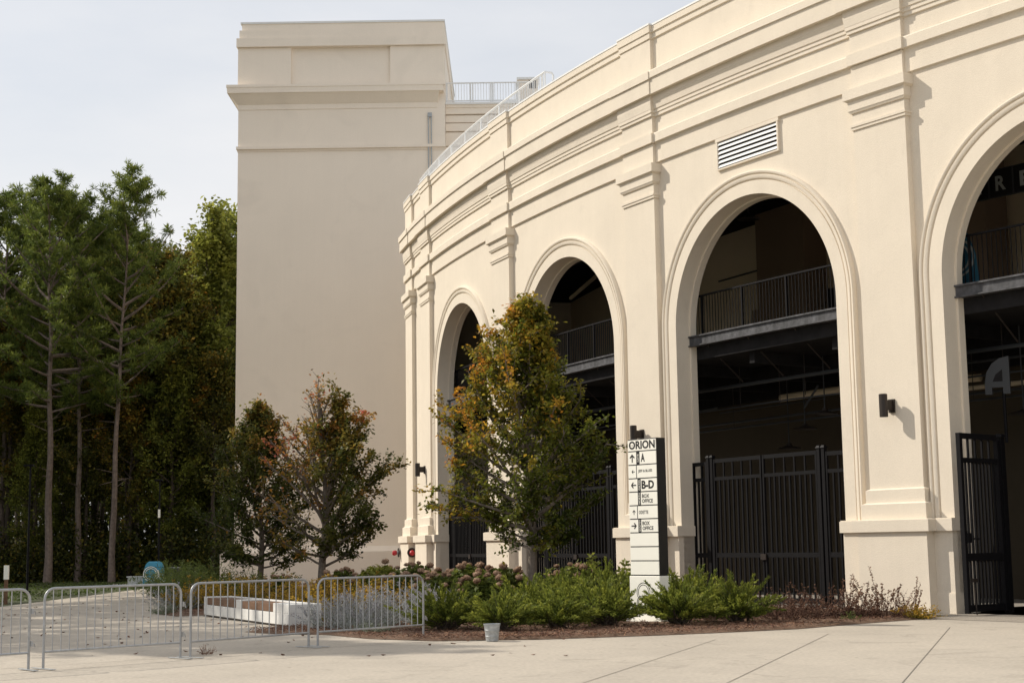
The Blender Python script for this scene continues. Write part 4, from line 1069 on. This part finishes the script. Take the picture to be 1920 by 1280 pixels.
arrow(fx(133), rz_(1, .5), .17, 'u'); vbar(1, 172, 203); letters('GATE', fx(180), fx(196), rz_(1, .2), rz_(1, .8), -.0142, 'sign_white', .0, True); letters('A', fx(215), fx(252), rz_(1, .2), rz_(1, .82), bold=.04)
arrow(fx(140), rz_(2, .5), .09, 'l'); vbar(2, 168, 174); letters('JEFF & BLUES', fx(187), fx(318), rz_(2, .38), rz_(2, .64), bold=.02)
arrow(fx(140), rz_(3, .5), .15, 'l'); vbar(3, 178, 208); letters('GATES', fx(186), fx(201), rz_(3, .12), rz_(3, .88), -.0142, 'sign_white', .0, True); letters('B-D', fx(216), fx(332), rz_(3, .2), rz_(3, .82), bold=.04)
vbar(4, 178, 206); letters('NORTH', fx(185), fx(200), rz_(4, .1), rz_(4, .9), -.0142, 'sign_white', .0, True); letters('BOX', fx(217), fx(285), rz_(4, .54), rz_(4, .82), bold=.028); letters('OFFICE', fx(217), fx(318), rz_(4, .18), rz_(4, .46), bold=.028)
arrow(fx(138), rz_(5, .5), .10, 'u'); vbar(5, 168, 174); letters('ODETTE', fx(184), fx(272), rz_(5, .36), rz_(5, .62), bold=.02)
arrow(fx(136), rz_(6, .5), .15, 'r'); vbar(6, 176, 204); letters('SOUTH', fx(183), fx(198), rz_(6, .1), rz_(6, .9), -.0142, 'sign_white', .0, True); letters('BOX', fx(215), fx(283), rz_(6, .54), rz_(6, .82), bold=.028); letters('OFFICE', fx(215), fx(316), rz_(6, .18), rz_(6, .46), bold=.028)
def ring(mb, c, r, wd, y, a0=0, a1=2*PI, n=40, T=None):
    vs = []; fs = []
    for i in range(n+1):
        q = a0+(a1-a0)*i/n; vs += [(c[0]+(r-wd)*math.cos(q), y, c[1]+(r-wd)*math.sin(q)), (c[0]+r*math.cos(q), y, c[1]+r*math.sin(q))]
    for i in range(n): fs.append((2*i, 2*i+1, 2*i+3, 2*i+2))
    mb.add(vs, fs, T)
mb = MB()
for (c, r) in (((.36, .62), .19), ((.36, .62), .15), ((.30, .42), .13), ((.30, .42), .10)): ring(mb, c, r, .013, -.0325)
mb.build('loop_emblem', M['ink'], sg, local=True)

# ------------------------------------------------------------------ A sign on a pole, arena sign, banner
T = frame(TH3+.5*DTH)
g = thing('gate_sign', 'dark grey letter A sign on a slim pole above the open gate', 'sign', (10.8, 33.4, 0), math.radians(-28))
mb = MB(); mb.tube([(.12, .05, 3.7), (.12, .05, 4.85)], .035, 8); mb.build('pole', M['black_steel'], g, local=True)
pts = [(-.27, 4.78), (-.27, 5.05), (-.22, 5.28), (-.10, 5.47), (.07, 5.58), (.27, 5.62), (.27, 4.78), (.12, 4.78), (.12, 4.93), (-.12, 4.93), (-.12, 4.78)]
n = len(pts)
mb = MB(); mb.add([(x, 0, z) for x, z in pts]+[(x, .10, z) for x, z in pts], [tuple(range(n))[::-1], tuple(range(n, 2*n))]+[(i, (i+1) % n, n+(i+1) % n, n+i) for i in range(n)])
mb.build('letter_plate', M['letter_grey'], g, local=True)
MB().add([(-.10, -.003, 5.06), (.12, -.003, 5.06), (.12, -.003, 5.33), (-.03, -.003, 5.22)], [(0, 1, 2, 3)]).build('counter', M['black_matte'], g, local=True)
To = T(-1.0, -3, 0)
g = thing('arena_sign', 'dark band of square panels with pale letters inside the right-most arch', 'sign', T(-4.6, -3, 9.62), math.atan2(-math.cos(TH3+.5*DTH), math.sin(TH3+.5*DTH)))
for i, ch in enumerate('ARENA'):
    x = i*.66-.05
    p_ = MB().box(x, x+.62, 0, .05, .02, .66).build('panel', M['ink'], g, local=True)
    f_ = MB()
    for (a, b, c, e) in ((x-.02, x, 0, .68), (x+.62, x+.64, 0, .68), (x, x+.62, 0, .02), (x, x+.62, .66, .68)): f_.box(a, b, -.01, .05, c, e)
    f_.build('frame', M['letter_grey'], g, local=True)
    letters(ch, x+.17, x+.45, .15, .51, -.012, 'letter_pale', .03, parent=g)
g = thing('banner', 'blue banner with pale rings tied inside the balcony railing', 'banner', T(-3.62, -1.15, 7.2), math.atan2(-math.cos(TH3+.5*DTH), math.sin(TH3+.5*DTH)))
mb = MB(); mb.poly([(0, 0), (.72, 0), (.72, .03), (0, .03)], 0, .02); mb = MB()
mb.add([(-.1, 0, 0), (.62, 0, 0), (.56, 0, .75), (.38, 0, 1.25), (-.1, 0, 1.35)], [(0, 1, 2, 3, 4)])
mb.build('cloth', M['teal'], g, local=True)
mb = MB()
for r in (.44, .33): ring(mb, (.08, .72), r, .05, -.006, -1.45, 1.6)
mb.build('ring_emblem', M['letter_pale'], g, local=True)

# pendant lamps
PL = [(-.5, -2.55, -4.0, 4.72, 'barn shade pendant lamp highest behind the closed gate under the louvre'), (-.5, -3.8, -4.4, 4.25, 'barn shade pendant lamp lowest above the closed gate under the louvre'),
      (-.5, -.55, -3.0, 4.95, 'barn shade pendant lamp at the right edge of the arch under the louvre'), (.5, -3.35, -3.0, 4.45, 'barn shade pendant lamp beside the letter A sign'), (-.5, -4.3, -3.6, 11.0, 'round shade lamp hanging at the upper level under the louvre')]
for (b, t, o, z, lab) in PL:
    T = frame(TH3+b*DTH); c = T(t, o, 0); g = thing('pendant_lamp', lab, 'lamp', T(t, o, z), 0, 'pendant lamps in the concourse')
    MB().lathe([(.0, z+.16), (.06, z+.15), (.08, z+.08), (.33, z), (.34, z-.02), (.30, z-.0), (.07, z+.06), (0, z+.06)], (c[0], c[1]), 20).build('shade', M['bronze'], g, smooth=True)
    MB().tube([(c[0], c[1], z+.14), (c[0], c[1], 6.5 if z < 7 else 12.0)], .018, 6).build('rod', M['letter_grey'], g)

# ------------------------------------------------------------------ far walkway objects
g = thing('utility_box', 'blue rounded utility box with white looping rings beside the walkway', 'utility box', (-16.6, 70, 0), math.radians(10))
mb = MB(); P = [(-.47, -.4), (.47, -.4), (.47, .4), (-.47, .4)]
mb.frus(-.52, .52, -.42, .42, 0, -.42, .42, -.36, .36, .85); mb.frus(-.42, .42, -.36, .36, .85, -.36, .36, -.31, .31, 1.02); mb.frus(-.36, .36, -.31, .31, 1.02, -.24, .24, -.22, .22, 1.12)
mb.build('body', M['blue'], g, local=True, bevel=.03)
mb = MB()
Tr = lambda x, y, z: (x, -.435+z*.068, z)
for (c, r) in (((-.14, .56), .34), ((-.14, .56), .26), ((.30, .36), .22), ((.30, .36), .14)):
    ring(mb, c, r, .035, 0, T=Tr)
mb.add([(.16, 0, .72), (.20, 0, .74), (.34, 0, .16), (.30, 0, .14)], [(0, 1, 2, 3)], Tr)
mb.build('loop_emblem', M['sign_white'], g, local=True)
g = thing('low_wall', 'short low pale wall left of the blue utility box', 'wall', (-17.5, 70.6, 0)); MB().box(-17.95, -17.05, 70.5, 70.9, 0, .40).build('wall_body', M['white_conc'], g); MB().box(-18.0, -17.0, 70.46, 70.94, .40, .45).build('cap', M['white_conc'], g)
g = thing('grey_cabinet', 'grey electrical cabinet right of the blue utility box', 'cabinet', (-15.85, 71, 0)); MB().box(-16.15, -15.7, 70.8, 71.3, 0, .80).build('cabinet_body', M['letter_grey'], g); MB().box(-16.18, -15.67, 70.77, 71.33, .80, .84).build('lid', M['galv_dull'], g)
def lamp_post(root, sign):
    MB().tube([(0, 0, 0), (0, 0, 5.0)], [.05, .035], 10).build('pole', M['black_steel'], root, local=True, smooth=True)
    MB().box(-.25, .12, -.10, .10, 5.0, 5.08).build('lamp_head', M['black_steel'], root, local=True)
    MB().box(-.11, .11, -.11, .11, 0, .12).build('base_plate', M['black_steel'], root, local=True)
    if sign: MB().box(-.05, .06, -.09, -.07, 3.2, 3.6).build('notice', M['sign_white'], root, local=True)
g = thing('lamp_post', 'slim black lamp post at the wood edge, far left', 'lamp post', (gpos(58, 60), 60, 0)); lamp_post(g, False)
g = thing('lamp_post', 'slim black lamp post behind the blue utility box with a white notice', 'lamp post', (gpos(300, 74), 74, 0)); lamp_post(g, True)
g = thing('marker_post', 'short brown marker post with white top, far left', 'post', (-16.05, 48, 0))
MB().box(-.05, .05, -.04, .04, 0, .78).build('post', M['wood'], g, local=True); MB().box(-.07, .07, -.05, .05, .78, 1.22).build('plate', M['sign_white'], g, local=True)
